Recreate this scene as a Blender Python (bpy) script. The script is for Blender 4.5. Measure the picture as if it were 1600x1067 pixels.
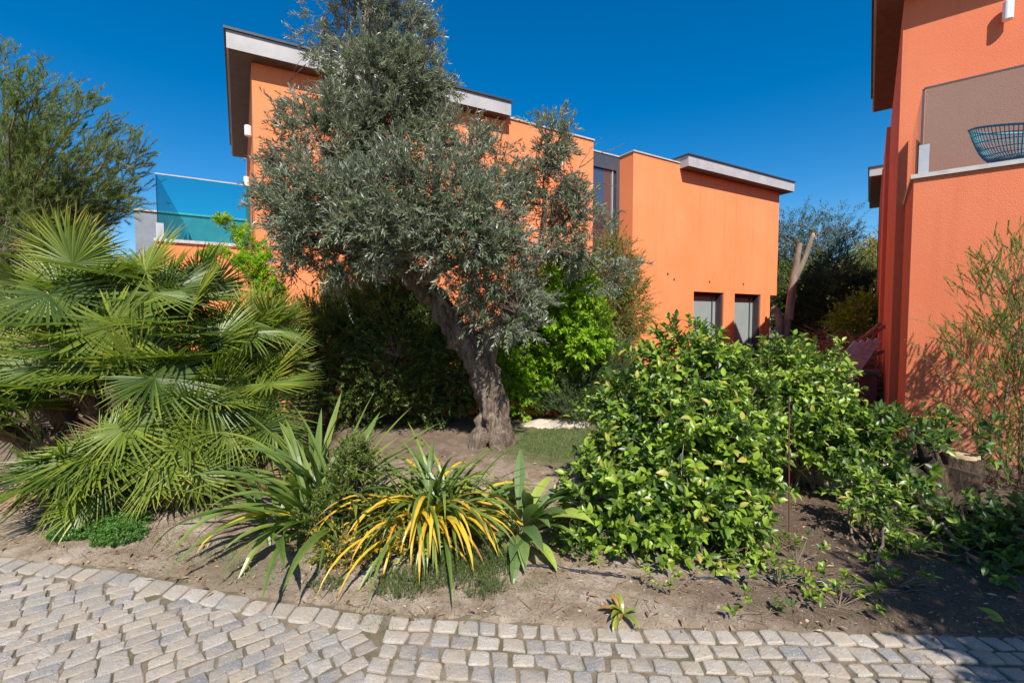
import bpy, math
import numpy as np
from mathutils import Vector, Matrix, noise

for o in list(bpy.data.objects): bpy.data.objects.remove(o)
S = bpy.context.scene
COL = S.collection
R = math.radians

# ------------------------------------------------------------------ camera
F_PX, HY, H = 711.0, 500.0, 1.6          # focal length and horizon row in a 1600 px wide picture, eye height
PITCH = math.atan((533.5 - HY) / F_PX)
cam = bpy.data.objects.new("camera", bpy.data.cameras.new("camera")); COL.objects.link(cam)
cam.data.sensor_width = 36; cam.data.lens = F_PX / 1600 * 36
cam.data.clip_start = 0.05; cam.data.clip_end = 3000
cam.location = (0, 0, H); cam.rotation_euler = (math.pi / 2 - PITCH, 0, 0)
S.camera = cam
S.render.resolution_x, S.render.resolution_y = 1024, 682

# ------------------------------------------------------------------ light
SUN_EL, SUN_AZ = R(48), math.atan2(.156, -.988)      # azimuth clockwise from +Y: behind the camera, a little right
w = bpy.data.worlds.new("World"); S.world = w; w.use_nodes = True
wn = w.node_tree.nodes; wl = w.node_tree.links
bg = wn["Background"]
sky = wn.new("ShaderNodeTexSky"); sky.sky_type = 'NISHITA'; sky.sun_disc = False
sky.sun_elevation = SUN_EL; sky.sun_rotation = SUN_AZ
sky.altitude = 300; sky.air_density = 1.0; sky.dust_density = 0.8; sky.ozone_density = 3.0
hs = wn.new("ShaderNodeHueSaturation"); hs.inputs["Saturation"].default_value = 1.48; hs.inputs["Hue"].default_value = .499
hs.inputs["Value"].default_value = 1.0
wl.new(sky.outputs[0], hs.inputs["Color"]); wl.new(hs.outputs[0], bg.inputs["Color"])
bg.inputs["Strength"].default_value = 0.097
sl = bpy.data.lights.new("sun", 'SUN'); sl.energy = 5.0; sl.angle = R(.5); sl.color = (1, .95, .87)
sun = bpy.data.objects.new("sun", sl); COL.objects.link(sun)
sd = Vector((math.sin(SUN_AZ) * math.cos(SUN_EL), math.cos(SUN_AZ) * math.cos(SUN_EL), math.sin(SUN_EL)))
sun.rotation_euler = (-sd).to_track_quat('-Z', 'Y').to_euler(); sun.location = (3, -8, 12)
S.view_settings.view_transform = 'Standard'; S.view_settings.look = 'None'
S.view_settings.exposure = 0.6; S.view_settings.gamma = 1

# ------------------------------------------------------------------ pixel -> place helpers (used once, to find real positions)
def ray(px, py):
    a = (px - 800) / F_PX; b = (533.5 - py) / F_PX
    return np.array([a, math.cos(PITCH) + b * math.sin(PITCH), -math.sin(PITCH) + b * math.cos(PITCH)])
def P(px, py, Y):
    d = ray(px, py); return np.array([0, 0, H]) + d * Y / d[1]
def G(px, py, z=0.0):
    d = ray(px, py); return np.array([0, 0, H]) + d * (z - H) / d[2]

# ------------------------------------------------------------------ object helpers
def tag(o, label=None, cat=None, group=None, kind=None):
    if label: o["label"] = label
    if cat: o["category"] = cat
    if group: o["group"] = group
    if kind: o["kind"] = kind
    return o
def empty(name, loc, label, cat, group=None):
    o = bpy.data.objects.new(name, None); COL.objects.link(o); o.location = loc
    o.empty_display_size = .2
    return tag(o, label, cat, group)

class MB:
    """collects vertices and faces (numpy) and links them as one mesh object"""
    def __init__(s): s.v = []; s.f = []; s.t = []; s.n = 0; s.m = []
    def add(s, v, f, tint=.5, mat=0):
        v = np.asarray(v, float).reshape(-1, 3); f = np.asarray(f, int)
        s.v.append(v); s.f.append(f + s.n); s.n += len(v)
        s.t.append(np.full(len(v), tint) if np.isscalar(tint) else np.asarray(tint, float))
        s.m.append(np.full(len(f), mat)); return s
    def box(s, lo, hi, M=None, tint=.5, mat=0):
        x0, y0, z0 = lo; x1, y1, z1 = hi
        v = np.array([[x0,y0,z0],[x1,y0,z0],[x1,y1,z0],[x0,y1,z0],[x0,y0,z1],[x1,y0,z1],[x1,y1,z1],[x0,y1,z1]], float)
        return s.hexa(v if M is None else M(v), tint, mat)
    def hexa(s, v, tint=.5, mat=0):
        return s.add(v, [[0,3,2,1],[4,5,6,7],[0,1,5,4],[1,2,6,5],[2,3,7,6],[3,0,4,7]], tint, mat)
    def tube(s, pts, rad, seg=8, tint=.5, mat=0, disp=0, fr=3, seed=0, cap=True, flute=0):
        pts = np.asarray(pts, float); n = len(pts); rad = np.full(n, rad) if np.isscalar(rad) else np.asarray(rad, float)
        T = np.gradient(pts, axis=0); T /= np.linalg.norm(T, axis=1)[:, None] + 1e-9
        a = np.array([0, 0, 1.]) if abs(T[0][2]) < .9 else np.array([1., 0, 0])
        B = np.cross(T[0], a); B /= np.linalg.norm(B); V = []
        th = np.arange(seg) / seg * 2 * math.pi
        for i in range(n):
            B = B - T[i] * np.dot(B, T[i]); B /= np.linalg.norm(B); N = np.cross(T[i], B)
            ring = np.cos(th)[:, None] * B + np.sin(th)[:, None] * N
            rr = np.full(seg, rad[i])
            if flute: rr = rr * (1 + flute * np.sin(th * 5 + i * .09 + seed) + flute * .6 * np.sin(th * 9 - i * .13))
            if disp:
                for k in range(seg):
                    q = pts[i] + ring[k] * rad[i]
                    rr[k] += disp * noise.fractal(Vector(q * np.array([fr, fr, fr * .45])) + Vector((seed, 0, 0)), .8, 2.1, 4)
            V.append(pts[i] + ring * rr[:, None])
        V = np.concatenate(V); i0 = np.arange(seg); i1 = (i0 + 1) % seg
        Fc = np.concatenate([np.stack([i0 + k * seg, i0 + (k + 1) * seg, i1 + (k + 1) * seg, i1 + k * seg], 1)[:, ::-1] for k in range(n - 1)])
        s.add(V, Fc, tint, mat)
        if cap:
            for k, fl in ((0, 0), (n - 1, 1)):
                base = V[k * seg:(k + 1) * seg]; c = base.mean(0)
                tri = np.stack([i0, i1, np.full(seg, seg)], 1)
                s.add(np.vstack([base, c]), tri if fl else tri[:, ::-1], tint, mat)
        return s
    def build(s, name, mats, parent=None, smooth=False, inv=None):
        me = bpy.data.meshes.new(name)
        v = np.concatenate(s.v)
        if inv is not None: v = inv(v)
        sizes = []; loops = []; mi = []
        for f, m in zip(s.f, s.m):
            sizes.append(np.full(len(f), f.shape[1])); loops.append(f.ravel()); mi.append(m)
        sizes = np.concatenate(sizes); loops = np.concatenate(loops); mi = np.concatenate(mi)
        me.vertices.add(len(v)); me.vertices.foreach_set("co", v.ravel())
        me.loops.add(len(loops)); me.loops.foreach_set("vertex_index", loops.astype(np.int32))
        me.polygons.add(len(sizes)); me.polygons.foreach_set("loop_start", np.concatenate([[0], np.cumsum(sizes)[:-1]]).astype(np.int32))
        me.polygons.foreach_set("material_index", mi.astype(np.int32))
        me.update(calc_edges=True)
        me.polygons.foreach_set("use_smooth", np.full(len(sizes), bool(smooth)))
        at = me.attributes.new("tint", 'FLOAT', 'POINT'); at.data.foreach_set("value", np.concatenate(s.t).astype(np.float32))
        for m in (mats if isinstance(mats, (list, tuple)) else [mats]): me.materials.append(m)
        o = bpy.data.objects.new(name, me); COL.objects.link(o)
        if parent is not None:
            o.parent = parent; o.location = (0, 0, 0)
            if inv is None:      # vertices were given in world space
                me.transform(Matrix.Translation(-parent_world(parent)))
        return o
def parent_world(p):
    t = Vector((0, 0, 0))
    while p: t = t + Vector(p.location); p = p.parent
    return t

# ------------------------------------------------------------------ materials
def newmat(name):
    m = bpy.data.materials.new(name); m.use_nodes = True
    return m, m.node_tree.nodes, m.node_tree.links, m.node_tree.nodes["Principled BSDF"]
def mixc(n, l, fac, a, b, mode='MIX'):
    x = n.new("ShaderNodeMix"); x.data_type = 'RGBA'; x.blend_type = mode
    for sck, val in ((x.inputs[0], fac), (x.inputs[6], a), (x.inputs[7], b)):
        if hasattr(val, "is_linked"): l.new(val, sck)
        elif isinstance(val, (int, float)): sck.default_value = val
        else: sck.default_value = (*val, 1)
    return x.outputs[2]
def nz(n, l, scale, detail=4, rough=.55, vec=None, stretch=None, dist=0):
    t = n.new("ShaderNodeTexNoise"); t.inputs["Scale"].default_value = scale; t.inputs["Detail"].default_value = detail
    t.inputs["Roughness"].default_value = rough; t.inputs["Distortion"].default_value = dist
    tc = n.new("ShaderNodeTexCoord"); src = tc.outputs["Object"]
    if stretch:
        mp = n.new("ShaderNodeMapping"); mp.inputs["Scale"].default_value = stretch; l.new(src, mp.inputs[0]); src = mp.outputs[0]
    l.new(src, t.inputs["Vector"]); return t.outputs["Fac"]
def ramp(n, l, src, stops):
    r = n.new("ShaderNodeValToRGB"); l.new(src, r.inputs[0]); e = r.color_ramp.elements
    while len(e) < len(stops): e.new(.5)
    for k, (p, c) in enumerate(stops):
        e[k].position = p; e[k].color = (*c, 1) if not isinstance(c, (int, float)) else (c, c, c, 1)
    return r.outputs[0]
def bump(n, l, b, h, dist, strength=1.0):
    x = n.new("ShaderNodeBump"); x.inputs["Distance"].default_value = dist; x.inputs["Strength"].default_value = strength
    l.new(h, x.inputs["Height"]); l.new(x.outputs[0], b.inputs["Normal"]); return x
def attr(n, name="tint"):
    a = n.new("ShaderNodeAttribute"); a.attribute_name = name; return a.outputs["Fac"]

def leafmat(name, stops, rough=.45, trans=.3, under=None, spec=.5, tcol=None, veins=False):
    m, n, l, b = newmat(name)
    c = ramp(n, l, attr(n), stops)
    if under:
        g = n.new("ShaderNodeNewGeometry"); c = mixc(n, l, g.outputs["Backfacing"], c, under)
    l.new(c, b.inputs["Base Color"]); b.inputs["Roughness"].default_value = rough; b.inputs["Specular IOR Level"].default_value = spec
    tb = n.new("ShaderNodeBsdfTranslucent"); mx = n.new("ShaderNodeMixShader"); mx.inputs[0].default_value = trans
    tc = mixc(n, l, 1, c, tcol or (1.3, 1.5, .5), 'MULTIPLY'); l.new(tc, tb.inputs[0])
    l.new(b.outputs[0], mx.inputs[1]); l.new(tb.outputs[0], mx.inputs[2])
    l.new(mx.outputs[0], n["Material Output"].inputs[0]); return m
def barkmat(name, a, c, sc=14, d=.012, st=(1, 1, .3)):
    m, n, l, b = newmat(name)
    x = nz(n, l, sc, 8, .65, stretch=st, dist=.6)
    l.new(ramp(n, l, x, [(.3, a), (.7, c)]), b.inputs["Base Color"]); b.inputs["Roughness"].default_value = .9
    bump(n, l, b, x, d); return m
def plain(name, col, rough=.5, metal=0, var=.12, sc=6, spec=.5, bd=0, bs=60):
    m, n, l, b = newmat(name)
    x = nz(n, l, sc, 6, .6)
    l.new(ramp(n, l, x, [(.3, tuple(q * (1 - var) for q in col)), (.7, tuple(min(1, q * (1 + var)) for q in col))]), b.inputs["Base Color"])
    b.inputs["Roughness"].default_value = rough; b.inputs["Metallic"].default_value = metal; b.inputs["Specular IOR Level"].default_value = spec
    if bd: bump(n, l, b, nz(n, l, bs, 3), bd)
    return m
def stucco(name, col, fade, bscale=70, bd=.004, streak=.5):
    m, n, l, b = newmat(name)
    big = nz(n, l, .7, 5, .6); st = nz(n, l, 1, 5, .65, stretch=(5, 5, .28)); fine = nz(n, l, 160, 2)
    c = mixc(n, l, ramp(n, l, big, [(.35, 0.0), (.7, .75)]), col, fade)
    c = mixc(n, l, ramp(n, l, st, [(.52, 0.0), (.72, streak)]), c, tuple(q * .82 for q in col))
    c = mixc(n, l, ramp(n, l, nz(n, l, 2.2, 7, .7), [(.66, 0.0), (.82, .30)]), c, tuple(min(1, q * 1.0 + .06) for q in fade))
    tc0 = n.new("ShaderNodeTexCoord"); sp = n.new("ShaderNodeSeparateXYZ"); l.new(tc0.outputs["Object"], sp.inputs[0])
    def band(a_, b_):
        mr = n.new("ShaderNodeMapRange"); l.new(sp.outputs[2], mr.inputs[0]); mr.inputs[1].default_value = a_; mr.inputs[2].default_value = b_; return mr.outputs[0]
    def mul(a_, b_):
        q = n.new("ShaderNodeMath"); q.operation = 'MULTIPLY'; l.new(a_, q.inputs[0]); l.new(b_, q.inputs[1]); return q.outputs[0]
    run = ramp(n, l, nz(n, l, 1, 4, .7, stretch=(7, 7, .22), dist=.5), [(.54, 0.0), (.74, .42)])
    c = mixc(n, l, mul(run, band(3.9, 6.0)), c, tuple(q * .58 + .02 for q in col))          # rain streaks below the copings
    c = mixc(n, l, mul(ramp(n, l, nz(n, l, 5, 7, .7), [(.38, 0.0), (.62, .8)]), band(.75, .0)), c, (.36, .20, .13))   # splashed soil
    c = mixc(n, l, mul(ramp(n, l, nz(n, l, 1.1, 6, .7, stretch=(3, 3, .6)), [(.60, 0.0), (.66, .38)]), band(3.2, 1.0)), c, tuple(min(1, q * .8 + .16) for q in fade))
    l.new(c, b.inputs["Base Color"]); b.inputs["Roughness"].default_value = .88; b.inputs["Specular IOR Level"].default_value = .25
    v = n.new("ShaderNodeTexVoronoi"); v.inputs["Scale"].default_value = bscale
    tc = n.new("ShaderNodeTexCoord"); l.new(tc.outputs["Object"], v.inputs["Vector"])
    ad = n.new("ShaderNodeMath"); ad.operation = 'ADD'; l.new(v.outputs["Distance"], ad.inputs[0]); l.new(nz(n, l, bscale * .45, 4, .6), ad.inputs[1])
    bump(n, l, b, ad.outputs[0], bd); return m
def glassmat(name, tint, rough=.02, base=.04):
    m, n, l, b = newmat(name)
    t = n.new("ShaderNodeBsdfTransparent"); t.inputs[0].default_value = (*tint, 1)
    g = n.new("ShaderNodeBsdfGlossy"); g.inputs["Roughness"].default_value = rough; g.inputs[0].default_value = (.9, .95, 1, 1)
    fr = n.new("ShaderNodeFresnel"); fr.inputs[0].default_value = 1.45
    mx = n.new("ShaderNodeMixShader"); l.new(fr.outputs[0], mx.inputs[0]); l.new(t.outputs[0], mx.inputs[1]); l.new(g.outputs[0], mx.inputs[2])
    l.new(mx.outputs[0], n["Material Output"].inputs[0]); return m

M_ORANGE = stucco("orange_stucco", (.80, .222, .082), (.83, .27, .118), 70, .0018, .7)
M_ORANGE2 = stucco("terracotta_stucco", (.61, .165, .075), (.65, .20, .10), 110, .0020, .4)
M_ZINC = plain("zinc_fascia", (.37, .35, .345), .55, 0, .14, 3)
M_DARKTOP = plain("roof_membrane", (.035, .035, .04), .5, 0, .2)
M_SOFFIT = plain("soffit_board", (.085, .06, .05), .6, 0, .25, 9)
M_COPING = plain("coping_stone", (.42, .40, .38), .6, 0, .15, 8)
M_FRAME = plain("slate_frame", (.055, .062, .078), .4, 0, .1)
M_GREYWALL = plain("grey_render", (.20, .22, .26), .85, 0, .12, 4)
M_BLIND = plain("blind_glass", (.26, .30, .29), .18, 0, .05, 2, .6)
M_WHITE = plain("white_lamp", (.75, .75, .75), .4, 0, .03)
M_SHADEPANEL = plain("reveal_dark", (.05, .035, .04), .5)
M_STEEL = plain("steel_bracket", (.45, .45, .46), .4, .4, .1)
M_GLASS = glassmat("teal_glass", (.30, .86, .86))
M_GLASSR = glassmat("smoked_glass", (.66, .90, .96))
m, n, l, b = newmat("dark_window"); M_WINDOW = m
b.inputs["Base Color"].default_value = (.05, .045, .05, 1); b.inputs["Roughness"].default_value = .03
b.inputs["Specular IOR Level"].default_value = 1.0; b.inputs["IOR"].default_value = 1.9
M_HOSE = plain("hose_black", (.02, .022, .026), .35, 0, .2)
M_RUST = plain("rust_rod", (.10, .045, .025), .8)
M_WICKER = plain("aqua_wicker", (.13, .24, .22), .5, 0, .12, 30)
M_WICKERLEG = plain("dark_aqua_rod", (.05, .14, .14), .5)
def fissured(name, lo, midc, hi, sc, d):
    m, n, l, b = newmat(name)
    f1 = nz(n, l, sc, 9, .72, stretch=(1, 1, .22), dist=1.2); f2 = nz(n, l, sc * 3.5, 6, .7, stretch=(1, 1, .5)); blot = nz(n, l, 3.5, 4)
    c = ramp(n, l, f1, [(.38, lo), (.50, midc), (.66, hi)]); c = mixc(n, l, ramp(n, l, blot, [(.4, 0.0), (.65, .6)]), c, lo)
    c = mixc(n, l, ramp(n, l, f2, [(.34, .7), (.46, 0.0)]), c, tuple(q * .5 for q in lo))
    l.new(c, b.inputs["Base Color"]); b.inputs["Roughness"].default_value = .92
    q = n.new("ShaderNodeMath"); q.operation = 'MULTIPLY_ADD'; l.new(f2, q.inputs[0]); q.inputs[1].default_value = .35; l.new(f1, q.inputs[2])
    bump(n, l, b, q.outputs[0], d); return m
M_BARK_OL = fissured("olive_bark", (.085, .055, .038), (.24, .175, .125), (.46, .37, .28), 16, .06)
M_BARK_SPARE = barkmat("branch_bark", (.07, .045, .03), (.38, .29, .215), 13, .05, (1, 1, .28))
M_BARK = barkmat("brown_bark", (.08, .055, .04), (.26, .19, .14), 16, .012)
M_TWIG = barkmat("twig_bark", (.10, .075, .05), (.30, .22, .15), 30, .003)
M_STUMP = fissured("stump_bark", (.03, .018, .011), (.10, .06, .036), (.24, .15, .09), 22, .06)
M_CUT = barkmat("cut_wood", (.30, .20, .11), (.50, .37, .22), 20, .002)
M_PALMTRUNK = barkmat("palm_fibre", (.04, .022, .013), (.20, .11, .06), 26, .02)
M_ROCK = plain("pale_rock", (.42, .36, .29), .95, 0, .3, 7, .3, .02, 9)
M_PLANK = barkmat("old_plank", (.34, .30, .30), (.66, .60, .60), 6, .004, (1, 1, 6))
M_BRUSH = barkmat("dry_brush", (.20, .09, .045), (.42, .22, .12), 10, .003)

G_ = lambda *c: c
M_LF_PALM = leafmat("palm_leaf", [(0, (.04, .08, .016)), (.4, (.13, .185, .03)), (.75, (.28, .32, .045)), (1, (.46, .38, .09))], .44, .35, None, .5)
M_LF_OLIVE = leafmat("olive_leaf", [(0, (.055, .075, .036)), (.6, (.13, .16, .08)), (1, (.27, .29, .16))], .38, .22, (.27, .30, .23), .5, (1.1, 1.2, .8))
M_LF_HEDGE = leafmat("hedge_leaf", [(0, (.045, .08, .015)), (.6, (.10, .16, .03)), (1, (.24, .28, .05))], .40, .4)
M_LF_CITRUS = leafmat("citrus_leaf", [(0, (.10, .19, .015)), (.5, (.26, .42, .025)), (1, (.42, .56, .05))], .38, .5)
M_LF_RED = leafmat("fine_leaf", [(0, (.11, .15, .03)), (.5, (.20, .22, .04)), (1, (.36, .24, .07))], .55, .3)
M_LF_ROSE = leafmat("feathery_leaf", [(0, (.04, .08, .03)), (.6, (.08, .14, .045)), (1, (.15, .2, .07))], .6, .25)
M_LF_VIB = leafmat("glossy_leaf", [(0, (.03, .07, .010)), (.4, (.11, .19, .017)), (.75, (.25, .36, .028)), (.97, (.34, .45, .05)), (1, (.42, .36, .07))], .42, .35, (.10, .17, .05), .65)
M_LF_STRAP = leafmat("strap_leaf", [(0, (.05, .10, .022)), (.4, (.15, .21, .045)), (.6, (.28, .31, .05)), (.74, (.66, .47, .04)), (.9, (.60, .34, .04)), (1, (.26, .14, .07))], .36, .3)
M_LF_BROAD = leafmat("broad_leaf", [(0, (.08, .13, .05)), (.6, (.15, .22, .07)), (1, (.34, .42, .08))], .38, .3)
M_LF_BOX = leafmat("small_leaf", [(0, (.06, .10, .016)), (.5, (.13, .19, .03)), (.8, (.18, .2, .03)), (1, (.50, .34, .02))], .45, .3)
M_LF_CLOVER = leafmat("clover_leaf", [(0, (.04, .11, .018)), (1, (.11, .24, .035))], .5, .3)
M_LF_FERN = leafmat("ferny_leaf", [(0, (.05, .085, .02)), (1, (.14, .18, .05))], .6, .3)
M_LF_NEEDLE = leafmat("needle_leaf", [(0, (.08, .14, .035)), (.6, (.18, .25, .06)), (1, (.32, .32, .10))], .6, .35)
M_LF_PINE = leafmat("tassel_leaf", [(0, (.07, .11, .03)), (.6, (.16, .22, .06)), (1, (.32, .31, .11))], .6, .35)
M_LF_BLUE = leafmat("bluish_leaf", [(0, (.05, .08, .05)), (1, (.12, .17, .11))], .55, .3)
M_LF_DARK = leafmat("deep_leaf", [(0, (.03, .055, .015)), (.7, (.08, .12, .03)), (1, (.2, .22, .05))], .5, .25)
M_GRASS = leafmat("grass_blade", [(0, (.06, .11, .03)), (.8, (.14, .2, .05)), (1, (.3, .26, .12))], .6, .3)
M_LITTER = leafmat("dry_leaf", [(0, (.10, .055, .03)), (.6, (.28, .18, .10)), (1, (.48, .38, .25))], .7, .15, None, .3, (1, .9, .7))

# ------------------------------------------------------------------ foliage tools
def unit(a): return a / (np.linalg.norm(a, axis=-1, keepdims=True) + 1e-9)
def tpl_diamond(fold=.12, droop=.0, wx=.42):
    v = np.array([[0, 0, 0], [wx, -.5, fold - droop * wx ** 2], [wx, .5, fold - droop * wx ** 2], [1, 0, -droop]])
    return v, np.array([[0, 3, 2], [0, 1, 3]])
def tpl_leaf(prof, fold=.1, droop=.25):
    """prof: list of (x, halfwidth 0..1) between base and tip"""
    v = [[0, 0, 0]]; f3 = []
    k = len(prof)
    for x, hw in prof:
        z = -droop * x * x
        v += [[x, -.5 * hw, z + fold * hw], [x, 0, z], [x, .5 * hw, z + fold * hw]]
    v.append([1, 0, -droop]); t = len(v) - 1
    f3 += [[0, 1, 2], [0, 2, 3]]
    for i in range(k - 1):
        a = 1 + 3 * i; c = a + 3
        f3 += [[a, c, c + 1], [a, c + 1, a + 1], [a + 1, c + 1, c + 2], [a + 1, c + 2, a + 2]]
    a = 1 + 3 * (k - 1); f3 += [[a, t, a + 1], [a + 1, t, a + 2]]
    return np.array(v, float), np.array(f3)
T_SMALL = tpl_diamond(); T_OLIVE = tpl_diamond(.05, .08, .45)
T_OVAL = tpl_leaf([(.2, .62), (.48, 1), (.78, .62)], .09, .22)
T_OVALBIG = tpl_leaf([(.08, .34), (.25, .8), (.45, 1), (.68, .84), (.88, .38)], .10, .30)
T_NEEDLE = (np.array([[0, -.5, 0], [0, .5, 0], [1, 0, -.05]]), np.array([[0, 2, 1]]))
def put_leaves(mb, Pp, T, N, L, W, tpl, tint):
    V, Fc = tpl; n = len(Pp)
    T = unit(T); B = unit(np.cross(N, T)); N = np.cross(T, B)
    L = np.broadcast_to(L, n); W = np.broadcast_to(W, n)
    v = Pp[:, None] + V[None, :, 0:1] * (L[:, None, None] * T[:, None]) + V[None, :, 1:2] * (W[:, None, None] * B[:, None]) + V[None, :, 2:3] * (L[:, None, None] * N[:, None])
    f = Fc[None] + (np.arange(n) * len(V))[:, None, None]
    mb.add(v.reshape(-1, 3), f.reshape(-1, 3), np.repeat(tint, len(V)))
def sticks(mb, A, Bv, r0, r1, tint=.5):
    n = len(A); T = unit(Bv - A); a = np.where(np.abs(T[:, 2:3]) < .9, np.array([[0, 0, 1.]]), np.array([[1., 0, 0]]))
    X = unit(np.cross(T, a)); Y = np.cross(T, X); th = [0, 2.094, 4.189]
    r0 = np.broadcast_to(r0, n)[:, None]; r1 = np.broadcast_to(r1, n)[:, None]
    ring = [math.cos(t) * X + math.sin(t) * Y for t in th]
    v = np.stack([A + r0 * q for q in ring] + [Bv + r1 * q for q in ring], 1)
    f = np.array([[0, 1, 4, 3], [1, 2, 5, 4], [2, 0, 3, 5]])[None] + (np.arange(n) * 6)[:, None, None]
    mb.add(v.reshape(-1, 3), f.reshape(-1, 4), tint)
def foliate(mb, rng, Pb, D, tl, nl, L, W, tpl, ang=55, up=.35, t0=.15, tint_tip=.25, jit=.35, taper=.3, tint0=.35, tints=.22, tuft=0):
    """leaves along twigs starting at Pb in direction D with length tl; nl leaves each"""
    n = len(Pb); D = unit(D); tl = np.broadcast_to(tl, n)
    a = np.where(np.abs(D[:, 2:3]) < .9, np.array([[0, 0, 1.]]), np.array([[1., 0, 0]]))
    X = unit(np.cross(D, a)); Y = np.cross(D, X)
    ph0 = rng.uniform(0, 6.28, n); ct = rng.normal(0, .12, n)
    k = np.arange(nl); fr = t0 + (1 - t0) * (k / max(1, nl - 1)) ** (1 - tuft * .5)
    ph = ph0[:, None] + k * 2.4 + rng.normal(0, .2, (n, nl))
    rad = np.cos(ph)[..., None] * X[:, None] + np.sin(ph)[..., None] * Y[:, None]
    sag = np.array([0, 0, -1.]) * (fr ** 2)[None, :, None] * tl[:, None, None] * .12
    pos = Pb[:, None] + D[:, None] * (fr[None] * tl[:, None])[..., None] + sag
    aa = np.radians(ang) * (1 - .5 * fr)[None] + rng.normal(0, .15, (n, nl))
    T = np.cos(aa)[..., None] * D[:, None] + np.sin(aa)[..., None] * rad + rng.normal(0, jit * .4, (n, nl, 3))
    N = D[:, None] * .8 + np.array([0, 0, up * 2]) + rng.normal(0, jit, (n, nl, 3)) - rad * .2
    LL = L * rng.uniform(.7, 1.15, (n, nl)) * (1 - taper * np.abs(fr - .5) * 1.2)[None]
    tt = np.clip(tint0 + rng.normal(0, tints, (n, nl)) * .6 + ct[:, None] + tint_tip * fr[None] ** 3, 0, 1)
    put_leaves(mb, pos.reshape(-1, 3), T.reshape(-1, 3), N.reshape(-1, 3), LL.ravel(), (LL * W / L).ravel(), tpl, tt.ravel())
def sample_blobs(rng, blobs, n, shell=.55, lump=.16, seed=0):
    """points spread through the outer part of each blob; blob=(centre, (rx,ry,rz)); returns points and outward directions"""
    wv = np.array([(r[0] * r[1] * r[2]) ** .75 for c, r in blobs]); wv /= wv.sum()
    idx = rng.choice(len(blobs), n, p=wv)
    C = np.array([c for c, r in blobs])[idx]; Rr = np.array([r for c, r in blobs], float)[idx]
    d = unit(rng.normal(0, 1, (n, 3))); rr = (shell ** 3 + (1 - shell ** 3) * rng.uniform(0, 1, n)) ** (1 / 3)
    lm = np.array([noise.noise(Vector(q * 2.3 + seed)) for q in d + C * .3]); rr = rr * (1 + lump * 2 * lm)
    return C + d * Rr * rr[:, None], d
def near(pts, q):
    """nearest skeleton point not above q"""
    d = np.linalg.norm(pts - q, axis=1) + np.maximum(0, pts[:, 2] - q[2] + .05) * 2
    return pts[int(np.argmin(d))]
def bez(a, b, sag=0, n=6, rng=None, wob=0):
    t = np.linspace(0, 1, n)[:, None]; a = np.array(a, float); b = np.array(b, float)
    mid = (a + b) / 2 + np.array([0, 0, sag])
    p = (1 - t) ** 2 * a + 2 * t * (1 - t) * mid + t ** 2 * b
    if rng is not None: p[1:-1] += rng.normal(0, wob, (n - 2, 3))
    return p
def plant(name, label, cat, base, blobs, rng, mat_leaf, mat_wood, ncl, ntw, nl, L, W, tpl, tl=.15, clr=.08, up=.35, ang=55,
          shell=.55, lump=.16, stems=8, stem_r=.012, group=None, skeleton=None, outw=.8, upw=.4, rnd=.55, stick=True, zmin=.02, crown="crown", trunk="stem",
          tint0=.35, tints=.22, tint_tip=.25, top=True, tuft=0, keep=None):
    base = np.array(base, float)
    root = empty(name, tuple(base), label, cat, group)
    c, d = sample_blobs(rng, blobs, ncl, shell, lump, seed=rng.uniform(0, 50))
    if keep is not None: k = keep(c); c, d = c[k], d[k]
    k = c[:, 2] > zmin; c, d = c[k], d[k]
    wood = MB(); skel = []
    if skeleton is None:
        for i in range(stems):
            bc, br = blobs[rng.integers(len(blobs))]
            tgt = np.array(bc) + rng.normal(0, .35, 3) * np.array(br)
            s0 = base + np.array([rng.normal(0, .05), rng.normal(0, .05), 0]) * (1 + stem_r * 60)
            p = bez(s0, tgt, .0, 7, rng, .02); wood.tube(p, np.linspace(stem_r, stem_r * .35, 7), 5, cap=False); skel.append(p)
    else:
        for p in skeleton: skel.append(np.array(p))
    skel = np.concatenate(skel)
    # secondary branches from skeleton to each cluster
    src = np.array([near(skel, q) for q in c])
    mid = (src + c) / 2 + rng.normal(0, .03, c.shape) + np.array([0, 0, .02])
    br = stem_r * .3
    if skeleton is not None: br = min(.012, stem_r)
    sticks(wood, src, mid, br, br * .7); sticks(wood, mid, c, br * .7, br * .4)
    mb = MB()
    n = len(c)
    Pb = np.repeat(c, ntw, 0) + rng.normal(0, clr, (n * ntw, 3)); out = np.repeat(d, ntw, 0)
    D = unit(out * outw + np.array([0, 0, upw]) + rng.normal(0, rnd, (n * ntw, 3)))
    k = Pb[:, 2] > zmin; Pb, D = Pb[k], D[k]
    tls = tl * rng.uniform(.6, 1.25, len(Pb))
    foliate(mb, rng, Pb, D, tls, nl, L, W, tpl, ang, up, tint0=tint0, tints=tints, tint_tip=tint_tip, tuft=tuft)
    if stick: sticks(wood, Pb, Pb + D * tls[:, None] * .9, max(.0009, L * .022), max(.0006, L * .01))
    mb.build(crown, mat_leaf, root); wood.build(trunk, mat_wood, root)
    return root, wood

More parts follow.
